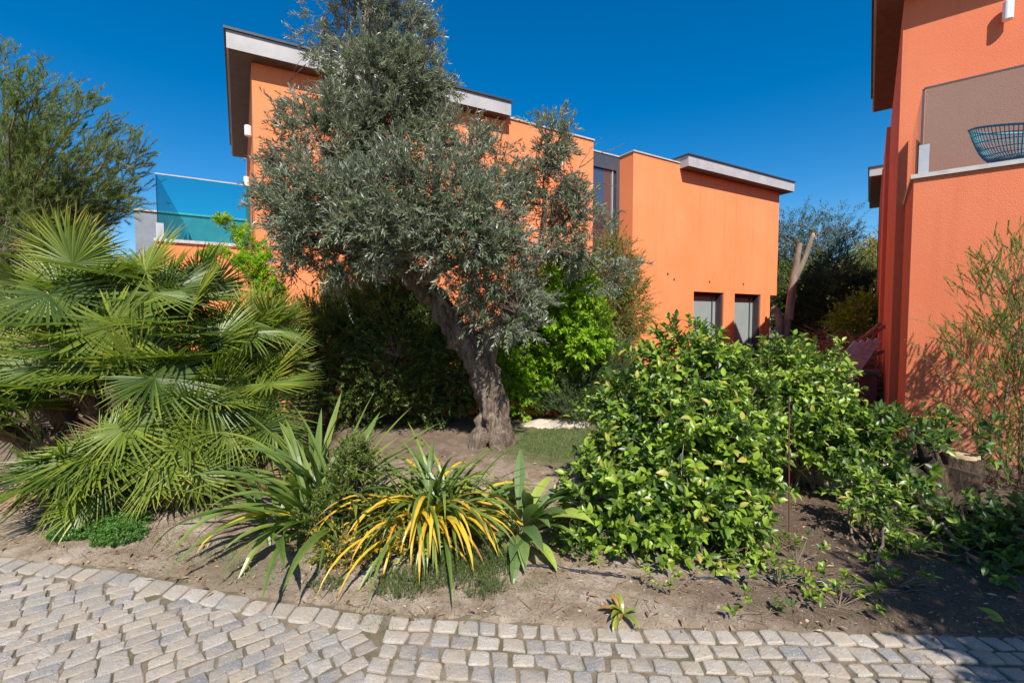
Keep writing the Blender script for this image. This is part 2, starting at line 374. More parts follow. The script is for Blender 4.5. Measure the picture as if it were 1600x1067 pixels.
# =================================================================== GROUND AND ROAD
EDGE = np.array([(-8, 3.75), (-4.6, 3.28), (-3.48, 3.02), (-2.46, 2.83), (-1.49, 2.56), (-.7, 2.40), (0, 2.33), (.66, 2.29), (1.32, 2.28), (2.6, 2.23), (8, 2.1)])
def edge_y(x): return np.interp(x, EDGE[:, 0], EDGE[:, 1])
def nsgrid(lo, a, b_, hi, step):
    mid = np.arange(a, b_ + 1e-6, step); l_ = a - np.geomspace(step, a - lo, 26)[::-1]; r_ = b_ + np.geomspace(step, hi - b_, 26)
    return np.concatenate([l_, mid, r_])
gx = nsgrid(-600, -5.2, 5.2, 600, .028); gy = nsgrid(-300, 1.9, 7.6, 1500, .028)
X, Y = np.meshgrid(gx, gy)
wob = np.array([noise.noise(Vector((x * 5, 3.3, 0))) for x in gx]) * .03 + np.array([noise.noise(Vector((x * 19, 1.3, 0))) for x in gx]) * .02
dist = Y - (edge_y(X) + wob[None] - .01)
Z = np.zeros_like(X)
nearm = (np.abs(X) < 6) & (Y > 1.5) & (Y < 9)
idx = np.argwhere(nearm)
for i, j in idx:
    x, y = X[i, j], Y[i, j]
    Z[i, j] = .035 * noise.noise(Vector((x * 1.1, y * 1.1, 0))) + .018 * noise.fractal(Vector((x * 7, y * 7, 2)), .7, 2.2, 3) + .009 * noise.fractal(Vector((x * 24, y * 24, 5)), .8, 2.1, 2)
Z += .01 + .03 * np.clip(dist / .5, 0, 1)
sm = np.clip((dist + .03) / .06, 0, 1); sm = sm * sm * (3 - 2 * sm)
Z = np.where(dist < .03, -.05 * (1 - sm) + (np.maximum(Z, .004)) * sm, np.maximum(Z, -.01))
Z = np.where(Y > 30, Z + 0, Z)
def ground_z(x, y):
    i = int(np.clip(np.searchsorted(gy, y), 1, len(gy) - 1)); j = int(np.clip(np.searchsorted(gx, x), 1, len(gx) - 1))
    return float(Z[i, j])
nx, ny = len(gx), len(gy)
ii = np.arange(nx - 1)[None] + np.arange(ny - 1)[:, None] * nx
gmb = MB(); gmb.add(np.stack([X, Y, Z], -1).reshape(-1, 3), np.stack([ii, ii + 1, ii + nx + 1, ii + nx], -1).reshape(-1, 4))
m, n, l, b = newmat("garden_soil")
tc = n.new("ShaderNodeTexCoord"); sep = n.new("ShaderNodeSeparateXYZ"); l.new(tc.outputs["Object"], sep.inputs[0])
def mth(op, a, b_=None, clamp=False):
    x = n.new("ShaderNodeMath"); x.operation = op; x.use_clamp = clamp
    for s_, v_ in ((0, a), (1, b_)):
        if v_ is None: continue
        if hasattr(v_, "is_linked"): l.new(v_, x.inputs[s_])
        else: x.inputs[s_].default_value = v_
    return x.outputs[0]
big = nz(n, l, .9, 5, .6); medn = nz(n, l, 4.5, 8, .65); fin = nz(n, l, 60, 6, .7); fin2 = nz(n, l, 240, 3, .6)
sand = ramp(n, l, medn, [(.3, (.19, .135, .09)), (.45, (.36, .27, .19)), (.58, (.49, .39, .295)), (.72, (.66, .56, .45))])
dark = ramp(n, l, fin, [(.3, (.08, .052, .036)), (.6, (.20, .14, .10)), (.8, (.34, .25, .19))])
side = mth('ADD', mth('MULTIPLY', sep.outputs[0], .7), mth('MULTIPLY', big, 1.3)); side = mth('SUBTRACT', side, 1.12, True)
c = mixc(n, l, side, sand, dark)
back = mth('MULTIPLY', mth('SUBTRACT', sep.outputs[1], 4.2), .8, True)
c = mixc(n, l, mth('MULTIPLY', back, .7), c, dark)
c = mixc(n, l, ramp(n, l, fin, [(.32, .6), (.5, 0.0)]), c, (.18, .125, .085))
c = mixc(n, l, ramp(n, l, fin2, [(.6, 0.0), (.75, .5)]), c, (.62, .54, .45))
# a flat mossy film near the left kerb
gd = n.new("ShaderNodeVectorMath"); gd.operation = 'DISTANCE'; l.new(tc.outputs["Object"], gd.inputs[0]); gd.inputs[1].default_value = (-1.75, 2.85, 0)
ms = mth('SUBTRACT', 1.0, mth('MULTIPLY', gd.outputs["Value"], 1.5), True); ms = mth('MULTIPLY', ms, ramp(n, l, medn, [(.4, 0.0), (.6, 1.0)]))
c = mixc(n, l, ms, c, (.13, .12, .055))
gl = n.new("ShaderNodeVectorMath"); gl.operation = 'DISTANCE'; l.new(tc.outputs["Object"], gl.inputs[0]); gl.inputs[1].default_value = (.75, 5.75, 0)
ms = mth('MULTIPLY', mth('SUBTRACT', 1.25, gl.outputs["Value"], True), 3.0, True)
c = mixc(n, l, mth('MULTIPLY', ms, .75), c, (.12, .15, .05))
l.new(c, b.inputs["Base Color"]); b.inputs["Roughness"].default_value = .97; b.inputs["Specular IOR Level"].default_value = .15
bump(n, l, b, mth('ADD', fin, mth('MULTIPLY', fin2, .35)), .022)
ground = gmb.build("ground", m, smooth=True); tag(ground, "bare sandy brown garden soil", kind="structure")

# --- cobbled road: a sandy bed with individually laid setts
m, n, l, b = newmat("joint_sand")
c = ramp(n, l, nz(n, l, 9, 7, .65), [(.35, (.13, .10, .065)), (.55, (.25, .195, .135)), (.75, (.38, .31, .23))])
c = mixc(n, l, ramp(n, l, nz(n, l, 3, 5), [(.45, 0.0), (.62, .8)]), c, (.11, .095, .045))
l.new(c, b.inputs["Base Color"]); b.inputs["Roughness"].default_value = .97; bump(n, l, b, nz(n, l, 130, 5, .7), .01); M_JOINT = m
m, n, l, b = newmat("granite_sett")
t_ = attr(n)
c = ramp(n, l, t_, [(0, (.17, .165, .165)), (.35, (.25, .24, .23)), (.7, (.33, .295, .26)), (1, (.46, .415, .36))])
g1 = nz(n, l, 190, 3, .7); c = mixc(n, l, ramp(n, l, g1, [(.38, .55), (.5, 0.0)]), c, (.13, .13, .135))
c = mixc(n, l, ramp(n, l, g1, [(.56, 0.0), (.68, .55)]), c, (.68, .64, .58))
c = mixc(n, l, ramp(n, l, nz(n, l, 5, 7, .7), [(.40, 0.0), (.62, .85)]), c, (.36, .29, .215))
c = mixc(n, l, ramp(n, l, nz(n, l, 22, 6, .7), [(.55, 0.0), (.75, .45)]), c, (.20, .17, .13))
l.new(c, b.inputs["Base Color"]); b.inputs["Roughness"].default_value = .72; b.inputs["Specular IOR Level"].default_value = .35
bump(n, l, b, nz(n, l, 75, 6, .7), .007); M_SETT = m
rng = np.random.default_rng(5)
rmb = MB()
bx = np.linspace(-9, 9, 80); by = np.linspace(-7, 1, 40)
XX, TT = np.meshgrid(bx, np.linspace(0, 1, 60)); YY = -7 + TT * (edge_y(XX) + .05 + 7)
ii = np.arange(79)[None] + np.arange(59)[:, None] * 80
rmb.add(np.stack([XX, YY, np.zeros_like(XX)], -1).reshape(-1, 3), np.stack([ii, ii + 1, ii + 81, ii + 80], -1).reshape(-1, 4), .5, 0)
def sett(mb, quad, top, rng, tint):
    """quad: 4 ground points; rounds the corners, bevels and domes the top"""
    q = np.array(quad); c0 = q.mean(0); ring = []
    for i in range(4):
        p, nx_, pv = q[i], q[(i + 1) % 4], q[i - 1]
        s1 = rng.uniform(.12, .24); s2 = rng.uniform(.12, .24)
        ring.append(p + (pv - p) * s1); ring.append(p * .94 + c0 * .06); ring.append(p + (nx_ - p) * s2)
    ring = np.array(ring) + rng.normal(0, .0022, (12, 2))
    def lv(s_, z, j=0): 
        r2 = c0 + (ring - c0) * s_; return np.c_[r2, np.full(12, z) + rng.normal(0, j * .6, 12)]
    tilt = rng.normal(0, .006, 2)
    V = np.vstack([lv(1.0, -.03), lv(1.0, top - .011, .001), lv(.965, top - .004, .001), lv(.87, top, .0009), lv(.45, top + .002, .0012), [[*c0, top + .002]]])
    V[12:, 2] += (V[12:, :2] - c0) @ tilt
    i0 = np.arange(12); i1 = (i0 + 1) % 12
    for k in range(4): mb.add(V[k * 12:(k + 2) * 12], np.stack([i0, i1, i1 + 12, i0 + 12], 1), tint, 1)
    mb.add(np.vstack([V[48:60], V[60:61]]), np.stack([i0, i1, np.full(12, 12)], 1), tint, 1)
# right field: courses following the edge, square setts
def rowcoord(x, d):  # point at distance d before the edge
    return np.array([x, edge_y(x) - d])
d0 = .015; DIV = -.72
for r_ in range(28):
    hgt = rng.uniform(.080, .098); x = DIV + .045 + rng.uniform(0, .03)
    while x < 6.2:
        wd = rng.uniform(.082, .122); g = rng.uniform(.008, .017)
        sk = rng.normal(0, .006, 8)
        if r_ * .12 < 2.2 or abs(x) < 3:
            a = rowcoord(x + sk[0], d0 + hgt + sk[1]); b2 = rowcoord(x + wd + sk[2], d0 + hgt + sk[3]); c2 = rowcoord(x + wd + sk[4], d0 + sk[5] * .6); e2_ = rowcoord(x + sk[6], d0 + sk[7] * .6)
            sett(rmb, [a, b2, c2, e2_], rng.uniform(.007, .014), rng, rng.uniform(0, 1) if r_ else rng.uniform(.4, 1))
        x += wd + g
    d0 += hgt + rng.uniform(.009, .018)
# border course along the left edge
x = -8.0
while x < DIV - .05:
    wd = min(rng.uniform(.10, .16), DIV + .03 - x)
    if x > -6:
        a = rowcoord(x, .15 + rng.normal(0, .008)); b2 = rowcoord(x + wd, .15 + rng.normal(0, .008)); c2 = rowcoord(x + wd, .02 + rng.normal(0, .008)); e2_ = rowcoord(x, .02 + rng.normal(0, .008))
        sett(rmb, [a, b2, c2, e2_], rng.uniform(.006, .012), rng, rng.uniform(.3, 1))
    x += wd + rng.uniform(.008, .015)
# left field: running bond turned about 38 degrees
an = R(37); ca, sa = math.cos(an), math.sin(an)
v_ = -6.0
while v_ < 8:
    hgt = rng.uniform(.070, .086); u_ = -9 + rng.uniform(0, .15)
    while u_ < 4:
        wd = rng.uniform(.085, .13)
        cx, cy_ = (u_ + wd / 2) * ca - (v_ + hgt / 2) * sa, (u_ + wd / 2) * sa + (v_ + hgt / 2) * ca
        if -6.2 < cx < DIV + .04 and -.4 < cy_ < edge_y(cx) - .152:
            q = [(u_, v_), (u_ + wd, v_), (u_ + wd, v_ + hgt), (u_, v_ + hgt)]
            q = [np.array([a * ca - b2 * sa, a * sa + b2 * ca]) + rng.normal(0, .005, 2) for a, b2 in q]
            sett(rmb, q, rng.uniform(.005, .010), rng, rng.uniform(0, .85))
        u_ += wd + rng.uniform(.002, .009)
    v_ += hgt + rng.uniform(.002, .008)
road = rmb.build("road", [M_JOINT, M_SETT], smooth=False); tag(road, "road of grey granite setts with sandy joints", kind="structure")

# =================================================================== HOUSES
def frame(O, eu, ev):
    O = np.array(O, float); eu = np.array(eu, float); ev = np.array(ev, float)
    return lambda v: O + v[:, 0:1] * eu + v[:, 1:2] * ev + v[:, 2:3] * np.array([0, 0, 1.])
a1 = math.atan2(1990 - 800, F_PX); D1 = (math.sin(a1), math.cos(a1), 0); D2 = (-D1[1], D1[0], 0)
O1 = (3.182, 12.129, 0.0); FL = frame(O1, D1, D2)
a3 = math.atan2(1357 - 800, F_PX); E1 = (math.sin(a3), math.cos(a3), 0); E2 = (E1[1], -E1[0], 0)
Q1 = (4.696, 5.400, 0.0); FR = frame(Q1, E2, E1)
def slab(mb, fr, u0, u1, v0, v1, zb0, zb1, th, tint=.5, mat=0):
    v = np.array([[u0, v0, zb0], [u1, v0, zb1], [u1, v1, zb1], [u0, v1, zb0], [u0, v0, zb0 + th], [u1, v0, zb1 + th], [u1, v1, zb1 + th], [u0, v1, zb0 + th]], float)
    return mb.hexa(fr(v), tint, mat)
def roof(parent, fr, u0, u1, v0, v1, zb0, zb1, th):
    rf = slab(MB(), fr, u0 - .035, u1 + .035, v0 - .035, v1 + .03, zb0 + th - .035, zb1 + th - .035, .035).build("roof", M_DARKTOP, parent)
    slab(MB(), fr, u0, u1, v0, v1, zb0, zb1, th - .036).build("fascia", M_ZINC, rf)
    slab(MB(), fr, u0 + .03, u1 - .03, v0 + .03, v1 - .03, zb0 - .018, zb1 - .018, .017).build("soffit", M_SOFFIT, rf)
    return rf
house = empty("orange_house", tuple(O1), "long two storey orange rendered house with flat grey roofs behind the olive tree", "house")
wb = MB()
def W(u0, u1, v0, v1, z0, z1): wb.box((u0, v0, z0), (u1, v1, z1), FL)
slab(wb, FL, -8.69, -3.95, 0, 9, 0, 0, 5.84)   # left block, sloped top under the roof
wb.v[-1][4:, 2] = [5.835, 5.955, 5.955, 5.835]
W(-3.95, -1.37, 0, 9, 0, 6.0)
W(-1.37, 0, .62, 9, 0, 5.98)
W(0, 2.51, 0, .3, 0, 2.44); W(3.94, 4.49, 0, .3, 0, 2.44); W(5.92, 6.46, 0, .3, 0, 2.44)
W(2.51, 3.94, 0, .3, 0, .2); W(4.49, 5.92, 0, .3, 0, .2)
W(0, 6.46, .3, 8, 0, 2.44)
slab(wb, FL, 0, 1.85, 0, 8, 2.44, 2.44, 3.56)
slab(wb, FL, 1.85, 6.85, 0, 8, 2.44, 2.44, 3.4); wb.v[-1][4:, 2] = [5.865, 5.925, 5.925, 5.865]
W(-10.15, -8.69, 1.19, 6.7, 0, 2.95)
wb.build("wall", M_ORANGE, house)
roof(house, FL, -9.03, -3.88, -.25, 5.2, 5.83, 5.95, .31)
roof(house, FL, 1.80, 7.2, -.3, 7, 5.86, 5.92, .33)
cb = MB()
cb.box((-3.84, -.03, 6.0), (-1.345, 9, 6.035), FL); cb.box((-1.34, .48, 5.99), (-.03, 9, 6.025), FL); cb.box((-.025, -.03, 6.0), (1.79, 8, 6.035), FL)
cb.build("coping", M_COPING, house)
MB().box((-10.19, 1.15, 2.955), (-8.695, 6.7, 3.01), FL).build("terrace_sill", M_COPING, house)
# terrace balustrade
rl = MB().box((-10.14, 1.21, 3.012), (-8.73, 1.222, 4.11), FL).build("balcony_glass", M_GLASS, house)
MB().box((-10.15, 1.2, 4.111), (-8.72, 1.232, 4.13), FL).build("top_rail", M_COPING, rl)
MB().box((-10.142, 1.226, 3.012), (-10.13, 6.65, 4.11), FL).build("side_pane", M_GLASS, rl)
MB().box((-10.16, 1.195, 3.012), (-10.05, 1.208, 3.28), FL).build("bracket", M_STEEL, rl)
gw = MB(); gw.box((-11.27, 6.72, 0), (-8.70, 6.95, 4.48), FL); gw.build("terrace_wall", M_GREYWALL, house)
gw = MB(); gw.box((-11.31, 6.68, 4.482), (-8.70, 6.99, 4.53), FL); gw.box((-10.1, 6.60, 3.25), (-8.7, 6.70, 3.29), FL); gw.build("terrace_coping", M_COPING, house)
# windows in the lower wall
for u0, u1 in ((2.51, 3.94), (4.49, 5.92)):
    wf = MB()
    wf.box((u0 + .002, .17, .202), (u0 + .05, .298, 2.438), FL); wf.box((u1 - .09, .04, .202), (u1 - .002, .298, 2.438), FL)
    wf.box((u0 + .05, .17, 2.33), (u1 - .09, .298, 2.438), FL); wf.box((u0 + .05, .17, .202), (u1 - .09, .298, .26), FL)
    f_ = wf.build("window", M_SHADEPANEL, house)
    MB().box((u0 + .052, .225, .262), (u1 - .092, .24, 2.328), FL).build("pane", M_BLIND, f_)
    MB().box((u1 - .30, .19, .262), (u1 - .27, .222, 2.328), FL).build("mullion", M_FRAME, f_)
# recessed tall window
wf = MB(); wf.box((-1.368, .50, 5.62), (-.002, .618, 5.985), FL); wf.box((-.12, .50, .3), (-.002, .618, 5.618), FL); wf.box((-1.368, .50, .3), (-1.28, .618, 5.618), FL)
wf.box((-1.28, .52, 3.0), (-.12, .618, 3.08), FL)
f_ = wf.build("window", M_FRAME, house)
MB().box((-1.278, .56, .3), (-.122, .58, 5.615), FL).build("pane", M_WINDOW, f_)
MB().box((-.25, .525, 3.09), (-.215, .558, 5.615), FL).build("mullion", M_STEEL, f_)
def wall_light(parent, fr, u, v, z, r=.055, h=.24, dv=-1, du=0):
    mb = MB(); c_ = fr(np.array([[u, v, z]]))[0]
    mb.tube([c_ + [0, 0, -h / 2], c_ + [0, 0, -h / 2 + .004], c_ + [0, 0, h / 2 - .004], c_ + [0, 0, h / 2]], [r * .93, r, r, r * .93], 20)
    mb.build("wall_light", M_WHITE, parent, smooth=False)
wall_light(house, FL, -8.752, .45, 4.86, .055, .17); wall_light(house, FL, -8.752, 3.0, 4.66, .055, .19)
# small stain spots low on the middle wall, modelled as thin dark boxes
for u, z in ((1.62, 2.72), (3.2, 2.72), (4.9, 2.72), (1.35, 2.86)):
    MB().box((u, -.012, z), (u + .05, -.001, z + .06), FL).build("wall_stain", M_SHADEPANEL, house)

hr = empty("orange_house", tuple(Q1), "near terracotta coloured house at the right edge with a glazed balcony", "house")
wb = MB()
def W2(u0, u1, v0, v1, z0, z1): wb.box((u0, v0, z0), (u1, v1, z1), FR)
W2(0, 5, 0, 1.65, 0, 3.1); W2(0, 5, 0, .12, 3.1, 3.24); W2(0, .12, .12, 1.65, 3.1, 3.24)
W2(-.1, 5, 1.65, 6.6, 0, 6.2); W2(-.17, 5, 6.6, 9.5, 0, 6.03); W2(-.19, 4, 9.5, 15, 0, 5.84)
wb.build("wall", M_ORANGE2, hr)
roof(hr, FR, -.44, 5.2, 1.38, 5.92, 6.2, 6.2, .34)
roof(hr, FR, -.48, 3.5, 10.2, 15.1, 5.85, 5.85, .28)
sb = MB(); sb.box((-.03, -.03, 3.242), (5, .15, 3.29), FR); sb.box((-.03, .15, 3.242), (.15, 1.65, 3.29), FR); sb.build("coping", M_COPING, hr)
rl = MB().box((.075, .03, 3.292), (4.9, .042, 4.26), FR).build("balcony_glass", M_GLASSR, hr)
MB().box((.06, .02, 4.261), (4.9, .052, 4.275), FR).build("top_rail", M_FRAME, rl)
MB().box((.05, .045, 3.292), (.062, 1.6, 4.26), FR).build("side_pane", M_GLASSR, rl)
MB().box((.035, .0, 3.292), (.125, .028, 3.62), FR).build("bracket", M_STEEL, rl)
MB().box((.045, .028, 3.292), (.068, .052, 4.262), FR).build("post", M_FRAME, rl)
wall_light(hr, FR, .93, 1.56, 5.575, .053, .23)

# --- wicker chair on the right balcony
cc = FR(np.array([[.93, .55, 3.02]]))[0]
ch = empty("wicker_chair", tuple(cc), "aqua wicker bucket chair standing behind the glass of the right balcony", "chair")
def shell(t, s):   # t angle round the bowl, s 0 bottom..1 rim ; the bowl opens towards the picture's right
    rx = .19 + .27 * s ** .6; ry = .17 + .21 * s ** .7
    back = .5 + .5 * math.cos(t - math.pi * .55)
    z = .40 + (.24 + .20 * back) * s ** 1.6
    return cc + np.array([rx * math.cos(t), ry * math.sin(t), z])
mb = MB()
for k in range(72):
    t = k / 72 * 2 * math.pi
    mb.tube([shell(t, s_) for s_ in np.linspace(0, 1, 7)], .0045, 4)
for s_ in (.12, .3, .5, .7, .85): mb.tube([shell(t, s_) for t in np.linspace(0, 2 * math.pi, 40)], .005, 4)
for k in range(-7, 8):
    yy = k / 8 * .17; xx = .2 * math.sqrt(1 - (yy / .17) ** 2)
    mb.tube([cc + np.array([-xx, yy, .40]), cc + np.array([xx, yy, .40])], .0045, 4)
mb.build("seat_shell", M_WICKER, ch)
mb = MB(); mb.tube([shell(t, 1) for t in np.linspace(0, 2 * math.pi, 48)], .013, 6); mb.build("rim", M_WICKER, ch)
for sx in (-1, 1):
    for sy in (-1, 1):
        MB().tube([cc + np.array([sx * .15, sy * .12, .40]), cc + np.array([sx * .27, sy * .24, 0])], .009, 6).build("leg", M_WICKERLEG, ch)
for sy in (-1, 1): MB().tube([cc + np.array([-.2, sy * .17, .24]), cc + np.array([.2, sy * .17, .24])], .007, 5).build("stretcher", M_WICKERLEG, ch)

# =================================================================== OLIVE TREE
rng = np.random.default_rng(11)
YO = 5.7
tb = G(768, 700)
olive = empty("olive_tree", tuple(tb), "large leaning olive tree with silvery crown in front of the orange house", "tree")
tw = MB()
def pathp(pts, n=40):
    pts = np.array(pts, float); t = np.linspace(0, len(pts) - 1, n); out = []
    for q in t:
        i = min(int(q), len(pts) - 2); f_ = q - i
        p0 = pts[max(i - 1, 0)]; p1 = pts[i]; p2 = pts[i + 1]; p3 = pts[min(i + 2, len(pts) - 1)]
        out.append(.5 * ((2 * p1) + (-p0 + p2) * f_ + (2 * p0 - 5 * p1 + 4 * p2 - p3) * f_ ** 2 + (-p0 + 3 * p1 - 3 * p2 + p3) * f_ ** 3))
    return np.array(out)
main = pathp([P(778, 712, YO), P(770, 660, YO), P(764, 610, YO), P(752, 570, YO), P(722, 525, YO - .05), P(692, 482, YO - .1), P(655, 440, YO - .15), P(620, 400, YO - .1), P(590, 330, YO), P(580, 240, YO + .1), P(578, 130, YO + .1), P(575, 20, YO + .1), P(572, -90, YO + .1)], 90)
rad = np.interp(np.linspace(0, 12, 90), [0, .4, 1, 2, 3, 4, 5, 6, 7, 8, 9, 10, 11, 12], [.25, .205, .175, .17, .17, .145, .13, .115, .09, .07, .055, .04, .03, .015])
main = np.repeat(main[:1], 0, 0) if 0 else main
mt_ = np.linspace(0, 89, 260); mainf = np.stack([np.interp(mt_, np.arange(90), main[:, k]) for k in range(3)], 1)
tw.tube(mainf, np.interp(mt_, np.arange(90), rad), 56, disp=.10, fr=6.5, seed=3, flute=.09)
b2 = pathp([P(758, 585, YO), P(768, 535, YO + .05), P(792, 490, YO + .15), P(812, 440, YO + .2), P(838, 400, YO + .2), P(850, 340, YO + .2), P(848, 270, YO + .2)], 40)
tw.tube(b2, np.interp(np.linspace(0, 6, 40), [0, 1, 2, 3, 4, 5, 6], [.12, .105, .08, .055, .04, .025, .012]), 16, disp=.02, fr=4, seed=8)
limbs = [main, b2]
def limb(a, pts, r0, seed):
    p = pathp([a] + pts, 18); tw.tube(p, np.linspace(r0, .012, 18), 9, disp=.012, fr=6, seed=seed, cap=False); limbs.append(p)
limb(b2[22], [P(870, 395, YO + .2), P(905, 400, YO + .25), P(935, 420, YO + .3)], .035, 1)
limb(b2[26], [P(880, 350, YO + .4), P(905, 320, YO + .5), P(935, 290, YO + .6)], .03, 2)
limb(main[48], [P(560, 400, YO - .3), P(490, 370, YO - .5), P(440, 300, YO - .5)], .07, 3)
limb(main[52], [P(640, 350, YO - .5), P(700, 300, YO - .8), P(740, 230, YO - .7)], .07, 4)
limb(main[60], [P(530, 260, YO - .3), P(480, 190, YO - .3), P(450, 130, YO)], .05, 5)
limb(main[44], [P(690, 420, YO - .6), P(740, 400, YO - .9), P(790, 380, YO - .8)], .07, 6)
limb(main[60], [P(640, 220, YO + .4), P(690, 150, YO + .5)], .05, 7)
limb(b2[10], [P(800, 500, YO - .5), P(810, 480, YO - .8)], .05, 8)
# dead bare twigs at the upper right
for a, c_ in (((905, 262), (940, 215)), ((905, 262), (975, 225)), ((880, 290), (965, 292)), ((850, 360), (990, 385)), ((815, 420), (870, 380))):
    tw.tube(bez(P(*a, YO + .4), P(*c_, YO + .5), .05, 8, rng, .015), np.linspace(.008, .003, 8), 4, cap=False)
roots = MB()
for ang_ in (.3, 1.5, 2.7, 3.9, 5.2):
    e_ = tb + np.array([math.cos(ang_) * .46, math.sin(ang_) * .4, -.08])
    tw.tube(bez(tb + np.array([math.cos(ang_) * .12, math.sin(ang_) * .12, .16]), e_, -.10, 9, rng, .01), np.linspace(.12, .03, 9), 12, disp=.05, fr=6, seed=ang_)
s5 = YO / F_PX
def pb(px, py, rx, ry, dy=0, rd=None):
    rx *= .86; ry *= .86
    return (P(px, py, YO + dy), (rx * s5, (rd or (rx + ry) / 2) * s5, ry * s5))
OB = [pb(575, -60, 85, 80), pb(560, 35, 92, 75), pb(630, 60, 58, 60, .2), pb(590, 130, 110, 75), pb(655, 140, 48, 60, .2), pb(530, 225, 90, 72, -.2),
      pb(620, 230, 105, 80, .1), pb(455, 235, 36, 50, -.2), pb(455, 322, 44, 55, -.4), pb(520, 330, 105, 80, -.6), pb(620, 325, 115, 80, -.7), pb(715, 325, 85, 80, -.7),
      pb(515, 395, 90, 45, -.4), pb(590, 368, 75, 34, -.7), pb(735, 375, 75, 48, -.8), pb(775, 430, 66, 70, -.5), pb(785, 485, 48, 44, -.6), pb(825, 460, 36, 44, -.2),
      pb(790, 330, 58, 62, -.2), pb(850, 290, 52, 70, .1), pb(865, 225, 24, 50, .1), pb(900, 375, 58, 50, .2), pb(945, 420, 40, 46, .4), pb(880, 330, 55, 55, .2), pb(720, 215, 45, 40), pb(760, 250, 34, 40)]
c, d = sample_blobs(rng, OB, 1600, .35, .2, 4)
# carve see-through gaps so the crown is layered rather than solid
gap = np.array([noise.noise(Vector(q * 1.35) + Vector((7, 1, 3))) for q in c]); k = gap > -.27; c, d = c[k], d[k]
skel = np.concatenate(limbs); src = np.array([near(skel, q) for q in c])
mid = (src + c) / 2 + rng.normal(0, .04, c.shape)
ln_ = np.linalg.norm(c - src, axis=1)
sticks(tw, src, mid, np.clip(ln_ * .010, .004, .014), np.clip(ln_ * .006, .003, .009)); sticks(tw, mid, c, np.clip(ln_ * .006, .003, .009), .002)
lb = MB(); ntw = 8
Pb = np.repeat(c, ntw, 0) + rng.normal(0, .06, (len(c) * ntw, 3)); D = unit(np.repeat(d, ntw, 0) * .8 + np.array([0, 0, .25]) + rng.normal(0, .6, Pb.shape))
tls = rng.uniform(.10, .24, len(Pb)); sticks(tw, Pb, Pb + D * tls[:, None], .0022, .001)
foliate(lb, rng, Pb, D, tls, 13, .078, .019, T_OLIVE, 48, .25, jit=.45, tint0=.42, tints=.3, tint_tip=.2)
# long free shoots sticking out of the outline
k = rng.choice(len(c), 170, replace=False); Pb = c[k]; D = unit(d[k] * 1.0 + np.array([0, 0, .7]) + rng.normal(0, .25, (170, 3))); tls = rng.uniform(.25, .5, 170)
foliate(lb, rng, Pb, D, tls, 26, .06, .0155, T_OLIVE, 42, .2, jit=.4, tint0=.5, tints=.3); sticks(tw, Pb, Pb + D * tls[:, None], .003, .001)
lb.build("crown", M_LF_OLIVE, olive); tw.build("trunk", M_BARK_OL, olive, smooth=True)

# =================================================================== FAN PALMS
def frond_mesh(rng, Lp, L, nleaf=42, spread=140, bend=35, twist=0, yellow=0):
    mb = MB(); bn = R(bend)
    pet = np.array([[0, 0, 0], [Lp * .35, 0, .03 * Lp], [Lp * .7, 0, .02 * Lp], [Lp, 0, -.03 * Lp]])
    mb.tube(pet, [.011, .008, .007, .006], 5, tint=.35)
    hub = pet[-1]; ph = np.radians(np.linspace(-spread, spread, nleaf)); dphi = ph[1] - ph[0]
    st = np.array([.0, .1, .22, .4, .6, .8, .93, 1.0])
    for p in ph:
        ln_ = L * (1 - .34 * (abs(p) / R(spread)) ** 2) * rng.uniform(.9, 1.06)
        p2 = p + rng.normal(0, .025)
        dr = np.array([math.cos(p2) * math.cos(bn), math.sin(p2), -math.cos(p2) * math.sin(bn)])
        # a slightly pleated cone: side leaflets lift
        dr = dr + np.array([0, 0, .12 * abs(math.sin(p2))]); dr /= np.linalg.norm(dr)
        Nn = np.array([math.sin(bn), 0, math.cos(bn)]); Bb = np.cross(Nn, dr); Bb /= np.linalg.norm(Bb); Nn = np.cross(dr, Bb)
        droop = rng.uniform(.0, .16); side_ = rng.normal(0, .05)
        ctr = hub + dr * (st * ln_)[:, None] + np.array([0, 0, -1.]) * (droop * ln_ * st ** 2.6)[:, None] + Bb * (side_ * ln_ * st ** 3)[:, None]
        hw = np.minimum(st * ln_ * abs(dphi) / 2 * 1.02 + .0006, np.interp(st, [0, .3, .5, .8, 1], [.021, .0180, .0140, .0065, .0004]))
        if st is not None: hw[0] = .001
        fold = hw * .75
        tip_t = rng.uniform(.0, .25) + yellow
        tt = .33 + rng.normal(0, .10) + tip_t * st ** 3
        V = np.stack([ctr - Bb * hw[:, None] + Nn * fold[:, None] * .5, ctr - Nn * fold[:, None] * .5, ctr + Bb * hw[:, None] + Nn * fold[:, None] * .5], 1).reshape(-1, 3)
        q = []
        for i in range(len(st) - 1):
            a = 3 * i; q += [[a, a + 3, a + 4, a + 1], [a + 1, a + 4, a + 5, a + 2]]
        mb.add(V, q, np.clip(np.repeat(tt, 3), 0, 1))
    return mb
frng = np.random.default_rng(21)
FV = []
for i in range(16):
    hang = i >= 8
    mb = frond_mesh(frng, frng.uniform(.40, .60), frng.uniform(.54, .68), int(frng.integers(36, 46)), frng.uniform(135, 168) if hang else frng.uniform(90, 120),
                    frng.uniform(55, 92) if hang else frng.uniform(-5, 30), yellow=(.0, .1, .25, .45)[i % 4])
    mb.t = [np.clip(t + (-.16, .05, .16, .0, .1)[i % 5], 0, 1) for t in mb.t]
    o = mb.build("frond", M_LF_PALM); FV.append(o.data); bpy.data.objects.remove(o)
DEADF = leafmat("dead_frond", [(0, (.16, .09, .045)), (1, (.42, .30, .17))], .7, .1, None, .3, (1, .9, .7))
DM = frond_mesh(frng, .45, .5, 34, 120, 70).build("frond", DEADF); DV = DM.data; bpy.data.objects.remove(DM)
